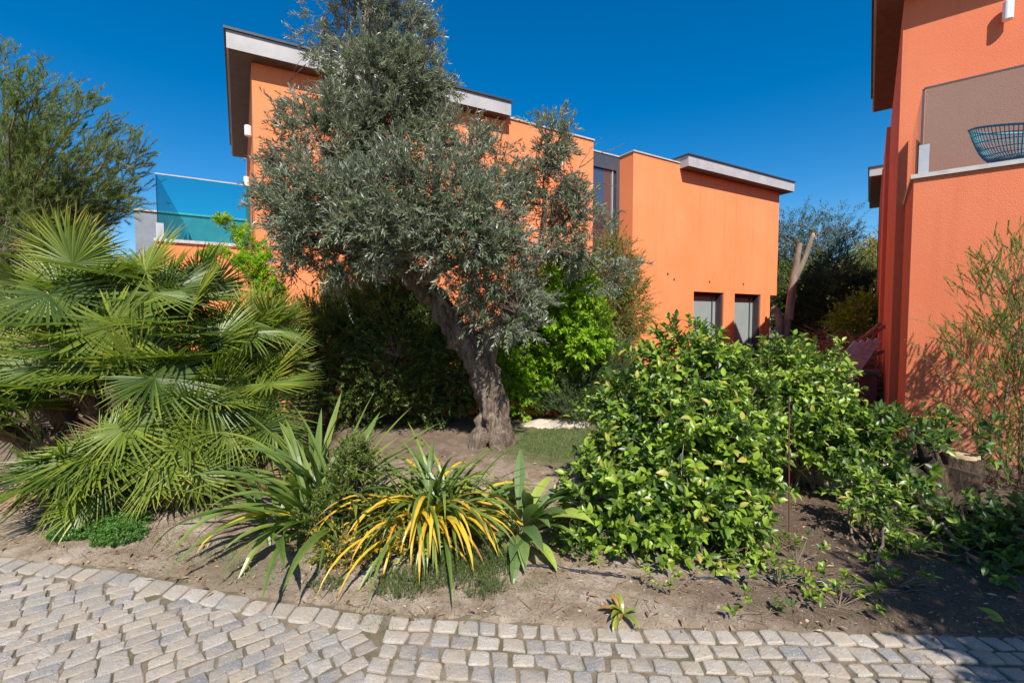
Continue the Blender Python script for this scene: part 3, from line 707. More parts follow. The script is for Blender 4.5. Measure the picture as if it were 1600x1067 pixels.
def rotm(dirv, roll, rng):
    x = Vector(dirv).normalized(); y = Vector((0, 0, 1)).cross(x)
    if y.length < .05: y = Vector((0, 1, 0))
    y.normalize(); z = x.cross(y); Mx = Matrix((x, y, z)).transposed()
    return (Mx @ Matrix.Rotation(roll, 3, 'X')).to_4x4()
def palm(label, base, heads, nfr, rng, scale=(.85, 1.15), trunk_r=.14, elmin=-25, elmax=80, azc=None, azw=math.pi, group=None):
    root = empty("fan_palm", tuple(base), label, "palm", group)
    tm = MB()
    for h_ in heads:
        tm.tube(bez(np.array(base) + [0, 0, -.05], h_, .05, 10, rng, .02), np.linspace(trunk_r, trunk_r * .75, 10), 12, disp=.05, fr=11, seed=1)
        for k in range(60):                                     # old leaf bases and fibres
            t = rng.uniform(.1, 1); p = np.array(base) * (1 - t) + np.array(h_) * t; a = rng.uniform(0, 6.28)
            r0 = np.array([math.cos(a), math.sin(a), 0]) * trunk_r * .8
            tm.tube([p + r0, p + r0 * 1.5 + [0, 0, rng.uniform(.04, .14)]], [.02, .006], 4)
    tm.build("trunk", M_PALMTRUNK, root)
    for i in range(nfr):
        h_ = np.array(heads[rng.integers(len(heads))])
        az = rng.uniform(-math.pi, math.pi) if azc is None else azc + rng.uniform(-azw, azw)
        u_ = rng.uniform(0, 1); el = R(elmin + (elmax - elmin) * u_ ** .65)
        if math.sin(az) > -.1 and elmax > 80: el = R(35 + 52 * u_)
        dv = np.array([math.cos(az) * math.cos(el), math.sin(az) * math.cos(el), math.sin(el)])
        face = math.sin(az) < -.1 and rng.uniform() < .92
        dead = i % 17 == 5 and nfr > 40
        if dead: dv = np.array([dv[0], dv[1], -.35 - abs(dv[2]) * .4]); dv /= np.linalg.norm(dv)
        f_ = bpy.data.objects.new("frond", DV if dead else FV[(8 if face else 0) + rng.integers(8)]); COL.objects.link(f_); f_.parent = root
        if dead: f_["label"] = "dead brown hanging frond"
        sc = rng.uniform(*scale)
        st_ = h_ + np.array([rng.normal(0, .05), rng.normal(0, .05), rng.uniform(-.15, .1)])
        f_.matrix_local = Matrix.Translation(Vector(st_ - np.array(base))) @ rotm(dv, rng.normal(0, .6), rng) @ Matrix.Scale(sc, 4)
    return root
pr = np.random.default_rng(4)
palm("big clumping fan palm with many green fronds at the left edge", G(150, 790) * [1, 1, 0] + [0, .25, 0],
     [P(40, 580, 4.1), P(130, 600, 3.95), P(210, 620, 3.9), P(110, 500, 4.2), P(210, 520, 4.2), P(290, 570, 4.15), P(-20, 660, 4.0), P(270, 640, 3.95), P(60, 680, 3.8)], 99, pr, (.66, .92), .10, elmin=2, elmax=88)
palm("shaded fan palm behind the big palm, against the dark hedge", G(360, 720) * [1, 1, 0], [P(350, 580, 4.9), P(390, 620, 4.7), P(310, 500, 5.0), P(370, 650, 4.4), P(400, 560, 4.8), P(400, 680, 4.3)], 90, pr, (.66, .92), .09, elmin=0, elmax=85)
palm("low young fan palm at the foot of the big palm beside the clover", G(85, 800) * [1, 1, 0], [P(95, 775, 3.45)], 11, pr, (.5, .65), .06, 5, 70)
palm("low spreading fan palm with drooping fronds over the sandy bank", G(250, 775) * [1, 1, 0], [P(230, 715, 3.8), P(300, 690, 3.9), P(180, 740, 3.75)], 44, pr, (.62, .85), .07, -28, 60, -math.pi / 2 + .35, 1.7)
palm("tall fan palm fronds rising behind the big palm, next to the glass terrace", G(120, 640) * [1, 1, 0], [P(90, 480, 5.0), P(170, 490, 5.1), P(230, 500, 5.0)], 38, pr, (.75, .95), .10, 10, 88)

# =================================================================== BACKGROUND PLANTING, LEFT AND MIDDLE
r2 = np.random.default_rng(31)
def blob(px, py, Y_, rx, ry, rd=None):
    s_ = Y_ / F_PX; return (P(px, py, Y_), (rx * s_, (rd if rd else (rx + ry) / 2) * s_, ry * s_))
# feathery tree top left
YT = 8.5
tt = G(20, 640) * [1, 1, 0]; tt = np.array([P(20, 500, YT)[0], YT, 0])
root = empty("feathery_tree", tuple(tt), "feathery dark green tree with upswept branches at the upper left", "tree")
mb = MB(); tr = pathp([tt, P(10, 480, YT), P(0, 400, YT), P(-20, 280, YT)], 16); mb.tube(tr, np.linspace(.16, .06, 16), 10, disp=.02, fr=5)
lb = MB(); allp = []
tips = [(205, 285), (215, 250), (190, 225), (160, 205), (130, 160), (95, 165), (60, 140), (30, 150), (5, 100), (-30, 90), (195, 320), (160, 340), (110, 340), (60, 350), (-60, 200), (-80, 300), (140, 250), (80, 230), (30, 220), (100, 290), (40, 300), (0, 350), (170, 290), (60, 190), (10, 400), (70, 390), (110, 380)]
for i, (px, py) in enumerate(tips):
    dy = r2.uniform(-1.2, 1.2); e_ = P(px, py, YT + dy); s_ = tr[int(r2.uniform(5, 14))]
    p = bez(s_, e_, -.12, 9, r2, .03); mb.tube(p, np.linspace(.035, .008, 9), 5, cap=False)
    for j in range(2, 9):
        for q in range(20):
            b0 = p[j] + r2.normal(0, .13, 3); dv = unit(unit(e_ - s_) * .8 + np.array([.25, 0, .45]) + r2.normal(0, .42, 3)); allp.append((b0, dv))
            if q < 3: sticks(mb, p[j:j + 1], b0[None], .006, .003)
Pb = np.array([a for a, _ in allp]); D = np.array([q for _, q in allp]); tls = r2.uniform(.2, .5, len(Pb))
sticks(mb, Pb, Pb + D * tls[:, None], .003, .0015)
foliate(lb, r2, Pb, D, tls, 52, .10, .010, T_NEEDLE, 38, .1, tint0=.45, tints=.4, tint_tip=.2)
lb.build("crown", M_LF_PINE, root); mb.build("trunk", M_BARK, root, smooth=True)

plant("dark_shrub", "dark bushy shrub under the feathery tree at the far left", "shrub", (P(30, 500, 7.2)[0], 7.2, 0), [blob(-30, 420, 7.2, 110, 90), blob(60, 450, 7.2, 90, 70), blob(150, 470, 7.4, 90, 70), blob(40, 560, 6.6, 160, 90)], r2, M_LF_DARK, M_BARK,
      330, 6, 9, .05, .022, T_SMALL, .18, .10, stems=9, stem_r=.02)
# slender young shrub against the left wall
plant("young_shrub", "slender young shrub with pale whorled tips below the glass terrace", "shrub", (P(370, 560, 6.2)[0], 6.2, 0),
      [blob(366, 355, 6.2, 24, 12), blob(350, 405, 6.2, 26, 15), blob(395, 385, 6.2, 22, 12), blob(405, 415, 6.1, 30, 16), blob(375, 440, 6.1, 40, 22), blob(420, 450, 6.1, 22, 25)], r2, M_LF_CITRUS, M_TWIG,
      90, 5, 14, .08, .022, T_OLIVE, .08, .03, stems=7, stem_r=.012, upw=.9, tint0=.35, tint_tip=.5, ang=70)
# hedge behind the olive
plant("hedge_shrub", "wide dark hedge shrub shaded by the olive crown, in front of the orange wall", "shrub", (P(590, 560, 7.0)[0], 7.0, 0),
      [blob(455, 540, 6.9, 35, 45), blob(480, 560, 6.9, 45, 60), blob(540, 570, 6.8, 75, 95), blob(620, 560, 6.8, 80, 105), blob(690, 580, 7.0, 60, 105), blob(560, 500, 7.0, 60, 45), blob(640, 490, 7.1, 50, 45), blob(720, 560, 7.0, 45, 85)],
      r2, M_LF_HEDGE, M_BARK, 1700, 6, 11, .048, .027, T_SMALL, .16, .07, stems=16, stem_r=.02, upw=.6, tint0=.4, lump=.2)
k_ = np.array([0])
plant("hedge_shrub", "upright shoots rising from the hedge against the orange wall beside the leaning trunk", "shrub", (P(600, 560, 7.4)[0], 7.4, 0),
      [blob(530, 455, 7.4, 30, 26), blob(600, 450, 7.4, 28, 34), blob(635, 460, 7.4, 24, 30), blob(570, 480, 7.4, 60, 20), blob(500, 490, 7.4, 36, 20), blob(460, 510, 7.3, 30, 18)],
      r2, M_LF_HEDGE, M_TWIG, 260, 5, 16, .042, .020, T_SMALL, .26, .05, stems=12, stem_r=.012, upw=1.5, outw=.4, rnd=.3, tint0=.6)
plant("citrus_bush", "bright lime green bush right of the olive trunk", "shrub", (P(860, 560, 7.3)[0], 7.3, 0),
      [blob(890, 450, 6.6, 44, 42), blob(850, 500, 7.2, 55, 45), blob(905, 520, 6.6, 38, 44), blob(870, 570, 7.2, 50, 50), blob(820, 560, 7.3, 45, 65), blob(800, 610, 7.3, 45, 50), blob(905, 480, 7.1, 28, 45)],
      r2, M_LF_CITRUS, M_BARK, 700, 6, 11, .085, .038, T_OVAL, .17, .06, stems=9, stem_r=.02, upw=.7, tint0=.45, lump=.2)
plant("fine_shrub", "olive green and reddish fine leaved shrub against the corner of the orange house", "shrub", (P(955, 560, 7.9)[0], 7.9, 0),
      [blob(955, 440, 7.9, 35, 45), blob(945, 500, 7.9, 45, 40), blob(985, 480, 7.9, 26, 38), blob(960, 400, 7.9, 22, 30), blob(940, 540, 7.9, 40, 30)],
      r2, M_LF_RED, M_TWIG, 480, 6, 18, .042, .017, T_SMALL, .26, .06, stems=12, stem_r=.014, upw=.35, outw=1.0, rnd=.4, tint0=.4, tints=.4)
plant("rosemary_bush", "low feathery green bush in front of the lime green bush", "shrub", (P(925, 640, 7.0)[0], 7.0, 0),
      [blob(940, 575, 6.9, 48, 38), blob(905, 610, 6.8, 42, 34), blob(950, 610, 6.9, 40, 30), blob(900, 640, 6.7, 45, 14)],
      r2, M_LF_ROSE, M_TWIG, 420, 7, 34, .034, .008, T_NEEDLE, .24, .05, stems=12, stem_r=.01, upw=.8, outw=.9, rnd=.35, tint0=.45, ang=40)
# pale rock and sandy rim behind the lawn
def rock(name, label, c_, r_, seed, mat=M_ROCK, cat="rock"):
    mb = MB(); nu, nv = 28, 14; V = []
    for j in range(nv + 1):
        for i in range(nu):
            t = i / nu * 6.2832; p_ = j / nv * math.pi; q = np.array([math.cos(t) * math.sin(p_), math.sin(t) * math.sin(p_), math.cos(p_)])
            k = 1 + .28 * noise.fractal(Vector(q * 1.4 + seed), .8, 2, 4); V.append(np.array(c_) + q * np.array(r_) * k)
    ii = [[j * nu + i, (j + 1) * nu + i, (j + 1) * nu + (i + 1) % nu, j * nu + (i + 1) % nu] for j in range(nv) for i in range(nu)]
    mb.add(V, ii); o = mb.build(name, mat, smooth=True); tag(o, label, cat); return o
rock("rock", "flat pale rock behind the small lawn right of the olive trunk", G(868, 668) + [0, 0, .02], (.50, .28, .11), 3)
rock("rock", "small pale rock behind the sprawling glossy shrub, left of the stump", (3.05, 4.35, .14), (.26, .2, .17), 9)
rock("rock", "low pale rock half hidden left of the stump behind the glossy shrub", (3.55, 4.7, .12), (.42, .25, .16), 14)

# grass
gr = MB(); N_ = 9000
ang_ = r2.uniform(0, 6.28, N_); rr = np.sqrt(r2.uniform(0, 1, N_)); gxp = .78 + np.cos(ang_) * rr * .75; gyp = 5.75 + np.sin(ang_) * rr * .72
Pb = np.c_[gxp, gyp, [ground_z(a, b3) for a, b3 in zip(gxp, gyp)]]; T = unit(np.c_[r2.normal(0, .5, (N_, 2)), np.ones(N_)])
put_leaves(gr, Pb, T, unit(r2.normal(0, 1, (N_, 3))), r2.uniform(.02, .05, N_), .006, T_NEEDLE, r2.uniform(0, 1, N_))
for cx, cy_, sx, n_ in ((-1.95, 3.0, .16, 260), (-1.55, 2.75, .12, 90), (-.5, 2.62, .35, 300), (.05, 2.6, .15, 120), (1.9, 2.35, .25, 140), (.2, 2.95, .3, 150), (-2.45, 3.15, .15, 160), (.6, 4.9, .3, 500), (-.75, 2.35, .12, 160), (1.4, 2.1, .6, 200), (-.3, 2.2, .6, 160)):
    p_ = np.c_[r2.normal(cx, sx, n_), r2.normal(cy_, sx * .4, n_)]; Pb = np.c_[p_, [max(ground_z(a, b3), 0) for a, b3 in p_]]
    put_leaves(gr, Pb, unit(np.c_[r2.normal(0, .6, (n_, 2)), np.ones(n_)]), unit(r2.normal(0, 1, (n_, 3))), r2.uniform(.012, .045, n_), .004, T_NEEDLE, r2.uniform(0, .8, n_))
tag(gr.build("grass", M_GRASS), "short green grass patch beside the olive trunk and sparse blades between the plants", "grass", kind="stuff")

# =================================================================== FOREGROUND STRAPPY PLANTS
def strap(mb, rng, base, az, L, Wd, el0, curl, tint, tipt=0, n=13, prof=None):
    """one arching ribbon leaf, folded along its middle"""
    p = np.array(base, float); pts = []; e_ = el0
    for i in range(n):
        pts.append(p.copy()); e_ -= curl / n * (0.35 + 1.3 * i / n); st_ = L / (n - 1)
        p = p + st_ * np.array([math.cos(az) * math.cos(e_), math.sin(az) * math.cos(e_), math.sin(e_)]); az += rng.normal(0, .03)
    pts = np.array(pts); pts[:, 2] = np.maximum(pts[:, 2], .012)
    T = unit(np.gradient(pts, axis=0)); sdv = np.array([-math.sin(az), math.cos(az), 0]); tw_ = rng.normal(0, .35)
    st_ = np.linspace(0, 1, n)
    hw = Wd / 2 * (prof(st_) if prof else np.interp(st_, [0, .15, .45, .75, .92, 1], [.55, .7, 1, .8, .35, .02]))
    V = []
    for i in range(n):
        N_ = np.cross(T[i], sdv); N_ /= np.linalg.norm(N_) + 1e-9
        S_ = sdv * math.cos(tw_ * st_[i]) + N_ * math.sin(tw_ * st_[i]); N2 = np.cross(S_, T[i]) * -1
        V += [pts[i] - S_ * hw[i] + N2 * hw[i] * .35, pts[i], pts[i] + S_ * hw[i] + N2 * hw[i] * .35]
    q = []
    for i in range(n - 1):
        a = 3 * i; q += [[a, a + 3, a + 4, a + 1], [a + 1, a + 4, a + 5, a + 2]]
    tt = np.clip(tint + tipt * st_ ** 2 + rng.normal(0, .02, n), 0, 1); te = np.clip(np.stack([tt + .05, tt - .04, tt + .05], 1), 0, 1)
    mb.add(V, q, te.ravel())
r3 = np.random.default_rng(12)
b0 = P(495, 840, 3.3) * [1, 1, 0]
fx = empty("flax_plant", tuple(b0), "left clump of broad green strap leaves arching over the sandy bank", "plant")
lb = MB()
for i in range(95):
    az = r3.uniform(0, 6.28); L = r3.uniform(.65, 1.15); el = R(r3.uniform(35, 85))
    strap(lb, r3, b0 + [r3.normal(0, .12), r3.normal(0, .09), .02], az, L, r3.uniform(.04, .062), el, r3.uniform(.5, 2.1), r3.uniform(.05, .45), r3.uniform(0, .15))
for az, L, el, cu, t_ in ((2.9, 1.05, 55, 2.5, .35), (3.3, .95, 60, 2.6, .3), (3.6, 1.0, 50, 2.2, .3), (3.9, .9, 55, 2.4, .35), (3.75, .8, 45, 2.1, .72), (4.1, .85, 40, 2.0, .35), (.9, .95, 72, .3, .35), (.5, 1.0, 58, .35, .4), (1.25, .95, 66, .15, .42),
                        (.35, 1.05, 48, .5, .3), (1.9, .8, 80, .4, .3), (2.6, .7, 65, .9, .35), (4.0, .95, 42, 1.9, .3), (2.75, .8, 50, 1.2, .3), (3.1, .8, 40, 1.4, .25)):
    strap(lb, r3, b0 + [r3.normal(0, .05), r3.normal(0, .05), .02], az, L * 1.15, .06, R(el), cu, t_, .08)
lb.build("foliage", M_LF_STRAP, fx)
b0 = P(675, 850, 3.2) * [1, 1, 0]
fx = empty("flax_plant", tuple(b0), "right clump of narrower strap leaves turning yellow in front of the olive trunk", "plant")
lb = MB()
for i in range(210):
    az = r3.uniform(0, 6.28); L = r3.uniform(.55, 1.0); el = R(r3.uniform(35, 88)); yl = r3.uniform() < (.42 if math.sin(az) < 0 else .15)
    strap(lb, r3, b0 + [r3.normal(0, .09), r3.normal(0, .07), .03], az, L, r3.uniform(.02, .038), min(el, 1.15) if yl else el, r3.uniform(1.9, 3.0) if yl else r3.uniform(1.0, 2.9), r3.uniform(.62, .85) if yl else r3.uniform(.1, .45), .18 if yl else .05)
for i in range(16):
    strap(lb, r3, b0 + [r3.normal(0, .06), r3.normal(0, .05), .03], r3.uniform(-2.4, -.7), r3.uniform(.8, 1.0), .03, R(r3.uniform(62, 85)), r3.uniform(2.6, 3.3), r3.uniform(.64, .8) if i % 2 else r3.uniform(.2, .45), .16)
lb.build("foliage", M_LF_STRAP, fx)
# broad-leaved rosettes
def broad(label, base, nlv, L, Wd, r, group=None):
    root = empty("broadleaf_plant", tuple(base), label, "plant", group); lb = MB()
    pf = lambda s_: np.interp(s_, [0, .28, .36, .5, .68, .85, .95, 1], [.14, .12, .35, .85, 1, .65, .28, .02])
    for i in range(nlv):
        strap(lb, r, np.array(base) + [r.normal(0, .03), r.normal(0, .03), .01], r.uniform(0, 6.28), L * r.uniform(.75, 1.1), Wd * r.uniform(.8, 1.15), R(r.uniform(30, 74)), r.uniform(.7, 1.9), r.uniform(.1, .6) if i % 6 else .95, .05, 14, pf)
    lb.build("foliage", M_LF_BROAD, root); return root
broad("upright plant with broad dark lance shaped leaves right of the yellowing strap clump", P(815, 842, 3.2) * [1, 1, 0], 40, .68, .088, r3)
broad("broad leaved plant standing just behind the yellowing strap clump", P(760, 800, 3.7) * [1, 1, 0], 14, .55, .10, r3)
# small-leaved bush between the strap clumps, yellow leaves low down
plant("small_leaved_bush", "small leaved green bush with yellow lower leaves between the two strap leaf clumps", "shrub", P(560, 860, 3.1) * [1, 1, 0],
      [blob(548, 745, 3.2, 34, 48), blob(520, 810, 3.15, 50, 42), blob(600, 820, 3.1, 46, 42), blob(560, 850, 2.98, 66, 30), blob(548, 705, 3.2, 18, 24)],
      r3, M_LF_BOX, M_TWIG, 380, 6, 12, .021, .014, T_SMALL, .07, .025, stems=16, stem_r=.007, upw=.8, rnd=.45, tint0=.38, tints=.25, tint_tip=.2)
plant("yellow_leaved_bush", "low sprigs of yellow leaves at the foot of the small leaved bush", "shrub", P(540, 880, 2.9) * [1, 1, 0],
      [blob(500, 860, 2.9, 45, 24), blob(560, 850, 2.85, 60, 24), blob(640, 830, 2.85, 50, 22)], r3, M_LF_BOX, M_TWIG, 75, 3, 9, .024, .012, T_SMALL, .07, .02, stems=10, stem_r=.005, upw=.6, tint0=.92, tints=.15)
# ferny weeds and clover
def weeds(name, label, cat, spots, mat, n, L, Wd, tpl, tl, nl, hgt, r, **kw):
    c0 = np.mean([s_[:2] for s_ in spots], 0); root = MB(); lb = MB()
    for (x, y, rx, ry) in spots:
        k = int(n * rx * ry / sum(s_[2] * s_[3] for s_ in spots)) + 1
        a = r.uniform(0, 6.28, k); q = np.sqrt(r.uniform(0, 1, k)); xs = x + np.cos(a) * q * rx; ys = y + np.sin(a) * q * ry
        zz = np.array([max(0, ground_z(*t)) for t in zip(xs, ys)]); hh = hgt * (1 - q ** 2 * .8) * r.uniform(.3, 1, k)
        Pb = np.c_[xs, ys, zz + hh * .6]; D = unit(np.c_[r.normal(0, .6, (k, 2)), np.ones(k) * .9])
        sticks(lb, np.c_[xs, ys, zz], Pb, .0015, .001, .3)
        foliate(lb, r, Pb, D, tl * r.uniform(.6, 1.3, k), nl, L, Wd, tpl, tint0=.5, tints=.35, **kw)
    o = lb.build(name, mat); tag(o, label, cat); return o
weeds("clover_patch", "bright green clover mound at the foot of the palms by the road", "plant", [(-3.18, 3.3, .22, .16), (-2.82, 3.2, .17, .14), (-3.02, 3.42, .25, .14)], M_LF_CLOVER, 1500, .017, .015, T_SMALL, .03, 6, .13, r3, ang=75, up=1.0)
weeds("ferny_weed", "ferny low weeds in front of the yellowing strap leaf clump", "plant", [(-.62, 2.62, .18, .12), (-.3, 2.75, .22, .16), (-.1, 2.85, .17, .14), (-.42, 2.9, .25, .16), (-.15, 2.58, .12, .08)], M_LF_FERN, 1500, .016, .003, T_NEEDLE, .075, 22, .11, r3, ang=45)
weeds("ferny_weed", "small ferny weeds along the kerb left of the yellow sprigs", "plant", [(-1.1, 2.62, .1, .06)], M_LF_FERN, 60, .016, .006, T_SMALL, .05, 10, .05, r3, ang=60)

# =================================================================== GLOSSY SHRUBS ON THE RIGHT
r4 = np.random.default_rng(77)
kw = dict(stems=18, stem_r=.012, upw=.55, outw=.9, rnd=.48, tint0=.38, tints=.38, tint_tip=.35, ang=62, tuft=.5)
plant("glossy_shrub", "largest glossy green leaved shrub in the middle of the right bed", "shrub", P(1060, 850, 3.6) * [1, 1, 0],
      [blob(1070, 590, 3.8, 72, 60), blob(1145, 630, 3.9, 56, 50), blob(1105, 570, 3.9, 34, 40), blob(1010, 650, 3.6, 62, 58), blob(1090, 690, 3.4, 100, 75), blob(985, 730, 3.3, 68, 55), blob(1140, 730, 3.3, 58, 62),
       blob(960, 790, 3.15, 66, 55), blob(1050, 800, 3.1, 82, 58), blob(1120, 820, 3.05, 50, 34), blob(940, 835, 3.05, 48, 28), blob(970, 690, 3.7, 50, 60)],
      r4, M_LF_VIB, M_TWIG, 560, 4, 8, .080, .042, T_OVALBIG, .15, .05, lump=.28, **kw)
plant("glossy_shrub", "second glossy shrub behind and right of the largest one, in front of the dark planter", "shrub", P(1270, 790, 4.3) * [1, 1, 0],
      [blob(1220, 600, 4.5, 52, 50), blob(1285, 600, 4.6, 38, 44), blob(1250, 650, 4.3, 68, 50), blob(1318, 680, 4.4, 30, 28), blob(1220, 690, 4.1, 40, 30), blob(1285, 700, 4.1, 30, 20)],
      r4, M_LF_VIB, M_TWIG, 230, 4, 8, .080, .042, T_OVALBIG, .16, .05, lump=.3, **kw)
kw["stems"] = 9; kw["stem_r"] = .008
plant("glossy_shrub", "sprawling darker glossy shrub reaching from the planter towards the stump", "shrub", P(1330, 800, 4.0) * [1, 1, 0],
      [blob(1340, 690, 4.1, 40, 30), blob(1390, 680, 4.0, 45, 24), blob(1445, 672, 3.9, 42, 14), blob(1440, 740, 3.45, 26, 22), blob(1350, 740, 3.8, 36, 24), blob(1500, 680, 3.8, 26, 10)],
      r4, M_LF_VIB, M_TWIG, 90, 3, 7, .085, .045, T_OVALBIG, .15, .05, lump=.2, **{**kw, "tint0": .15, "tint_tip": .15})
plant("glossy_seedling", "glossy seedling patch on the soil just left of the stump", "shrub", P(1380, 870, 3.05) * [1, 1, 0],
      [blob(1385, 800, 3.1, 28, 30), blob(1335, 770, 3.3, 24, 16), blob(1410, 850, 3.0, 28, 20)],
      r4, M_LF_VIB, M_TWIG, 42, 3, 7, .062, .026, T_OVALBIG, .12, .04, **{**kw, "tint0": .35})
def seedling(label, px, py, n_, r, L=.05, W_=.025, Rr=.09, hh=.12, t0=.5, Y_=None):
    g0 = G(px, py); g0[2] = ground_z(g0[0], g0[1])
    root = empty("glossy_seedling", tuple(g0), label, "seedling", "young glossy seedlings dotted over the soil by the road")
    c_ = np.c_[r.normal(0, Rr, n_), r.normal(0, Rr * .6, n_), r.uniform(.25, 1, n_) * hh] + g0
    wd = MB(); sticks(wd, np.repeat(g0[None], n_, 0), c_, .0025, .0015); lb = MB(); D = unit((c_ - g0) + [0, 0, .05] + r.normal(0, .03, c_.shape))
    foliate(lb, r, c_, D, .05, 6, L, W_, T_OVALBIG, 68, .6, tint0=t0, tints=.25, tuft=.6, tint_tip=.2)
    lb.build("leaves", M_LF_VIB, root); wd.build("stem", M_TWIG, root)
seedling("yellow green seedling alone on bare soil right of the hose end", 1045, 935, 7, r4, .04, .02, .05, .12, .75)
seedling("small dark seedling nearest the kerb in the right bed", 1200, 965, 6, r4, .045, .024, .07, .06, .25)
seedling("leafy seedling cluster beside the hose in the right bed", 1310, 955, 22, r4, .045, .025, .10, .15, .5)
seedling("seedling clump just behind the hose, left of the kerb cluster", 1215, 925, 10, r4, .045, .024, .09, .12, .45)
seedling("loose seedling near the two rusty rods", 1245, 890, 8, r4, .045, .025, .06, .14, .45)
seedling("low seedling at the left foot of the largest glossy shrub", 1000, 895, 14, r4, .05, .025, .12, .13, .55)
seedling("dull ivy like seedling under the largest glossy shrub beside the hose", 930, 885, 12, r4, .045, .03, .10, .10, .08)
seedling("seedling in front of the largest glossy shrub where soil starts", 1100, 885, 14, r4, .05, .027, .15, .16, .5)
seedling("seedling row at the right foot of the largest glossy shrub", 1190, 875, 14, r4, .05, .027, .12, .16, .5)
seedling("sprig with long leaves on a bent twig before the stump", 1490, 880, 7, r4, .075, .028, .12, .22, .5)
seedling("seedling by the dappled shade edge right of the cluster", 1400, 925, 9, r4, .06, .025, .12, .12, .45)
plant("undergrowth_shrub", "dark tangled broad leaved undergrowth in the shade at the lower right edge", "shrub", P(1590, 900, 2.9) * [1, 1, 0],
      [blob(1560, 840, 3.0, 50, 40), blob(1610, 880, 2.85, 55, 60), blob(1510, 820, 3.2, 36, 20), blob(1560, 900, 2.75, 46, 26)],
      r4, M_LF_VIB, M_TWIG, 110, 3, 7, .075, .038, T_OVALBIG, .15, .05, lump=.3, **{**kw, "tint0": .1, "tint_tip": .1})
# squat yellowish rosette on the kerb
g0 = G(972, 972); ag = empty("rosette_plant", tuple(g0), "squat yellow green rosette with drooping leaves at the kerb edge", "plant"); lb = MB()
for i in range(13): strap(lb, r4, g0 + [0, 0, .04], r4.uniform(0, 6.28), r4.uniform(.09, .15), .03, R(r4.uniform(25, 75)), r4.uniform(1.2, 2.6), r4.uniform(.3, .6) if i % 4 else .97, .05, 9)
lb.build("foliage", M_LF_STRAP, ag)
# conifer-like shrub, right edge
plant("heath_bush", "tall feathery needle leaved bush at the right edge before the terracotta wall", "shrub", (P(1590, 700, 4.25)[0] + .05, 4.25, 0),
      [blob(1600, 470, 4.25, 50, 95), blob(1560, 560, 4.25, 60, 60), blob(1600, 620, 4.15, 70, 70), blob(1590, 740, 4.05, 60, 70), blob(1680, 520, 4.15, 70, 110), blob(1570, 690, 4.1, 48, 45), blob(1640, 800, 4.0, 90, 60)],
      r4, M_LF_NEEDLE, M_TWIG, 300, 5, 40, .032, .009, T_NEEDLE, .24, .05, stems=9, stem_r=.010, upw=1.0, outw=.5, rnd=.4, tint0=.4, tints=.35, ang=40)
hb = MB(); hw_ = MB(); A_ = []; B_ = []
for a, c_ in (((1580, 600), (1495, 470)), ((1560, 640), (1480, 530)), ((1580, 620), (1450, 505)), ((1560, 680), (1440, 545)), ((1570, 690), (1470, 628)), ((1590, 520), (1515, 420)), ((1590, 500), (1548, 395)), ((1600, 480), (1592, 360)), ((1560, 600), (1500, 590))):
    a = P(*a, 4.2); e_ = P(*c_, 4.1); p = bez(a, e_, -.05, 9, r4, .01); hw_.tube(p, np.linspace(.006, .002, 9), 4, cap=False)
    for j in range(2, 9):
        for q in range(2): A_.append(p[j]); B_.append(unit(e_ - a) + r4.normal(0, .45, 3) + [0, 0, .25])
hroot = empty("heath_bush", tuple(np.array([P(1560, 700, 4.15)[0], 4.2, 0])), "thin wiry sprays reaching left across the terracotta wall", "shrub")
hw_.tube(bez(P(1555, 800, 4.15), P(1575, 600, 4.2), 0, 9, r4, .012), np.linspace(.014, .009, 9), 6); hw_.tube(bez(P(1520, 830, 4.15), P(1550, 640, 4.2), 0, 9, r4, .012), np.linspace(.011, .007, 9), 6)
foliate(hb, r4, np.array(A_), np.array(B_), .15, 40, .020, .005, T_NEEDLE, 40, .1, tint0=.55, tints=.4)
hb.build("crown", M_LF_NEEDLE, hroot); hw_.build("stem", M_TWIG, hroot)

# =================================================================== STUMP
sp = P(1475, 800, 3.75) * [1, 1, 0]
st = empty("tree_stump", tuple(sp), "gnarled brown tree stump with sawn limbs below the terracotta house", "stump")
mb = MB(); Ys = 3.75
mb.tube(pathp([sp + [0, 0, -.05], P(1470, 800, Ys), P(1465, 760, Ys), P(1472, 725, Ys)], 22), np.interp(np.linspace(0, 1, 22), [0, .3, 1], [.24, .20, .16]), 40, disp=.16, fr=6, seed=2, flute=.06)
mb.tube(pathp([P(1488, 765, Ys), P(1500, 738, Ys), P(1502, 712, Ys)], 12), np.linspace(.14, .112, 12), 18, disp=.03, fr=9, seed=5, cap=False)
mb.tube(pathp([P(1460, 770, Ys), P(1430, 745, Ys), P(1398, 725, Ys)], 12), np.linspace(.10, .06, 12), 14, disp=.02, fr=9, seed=6)
mb.tube(pathp([P(1462, 750, Ys), P(1452, 715, Ys), P(1446, 690, Ys)], 12), np.linspace(.09, .05, 12), 14, disp=.02, fr=9, seed=7)
mb.build("trunk", M_STUMP, st, smooth=True)
cp = P(1502, 712, Ys) + [0, 0, .022]; MB().tube([cp + [0, 0, -.03], cp], [.116, .112], 18).build("cut_face", M_CUT, st)
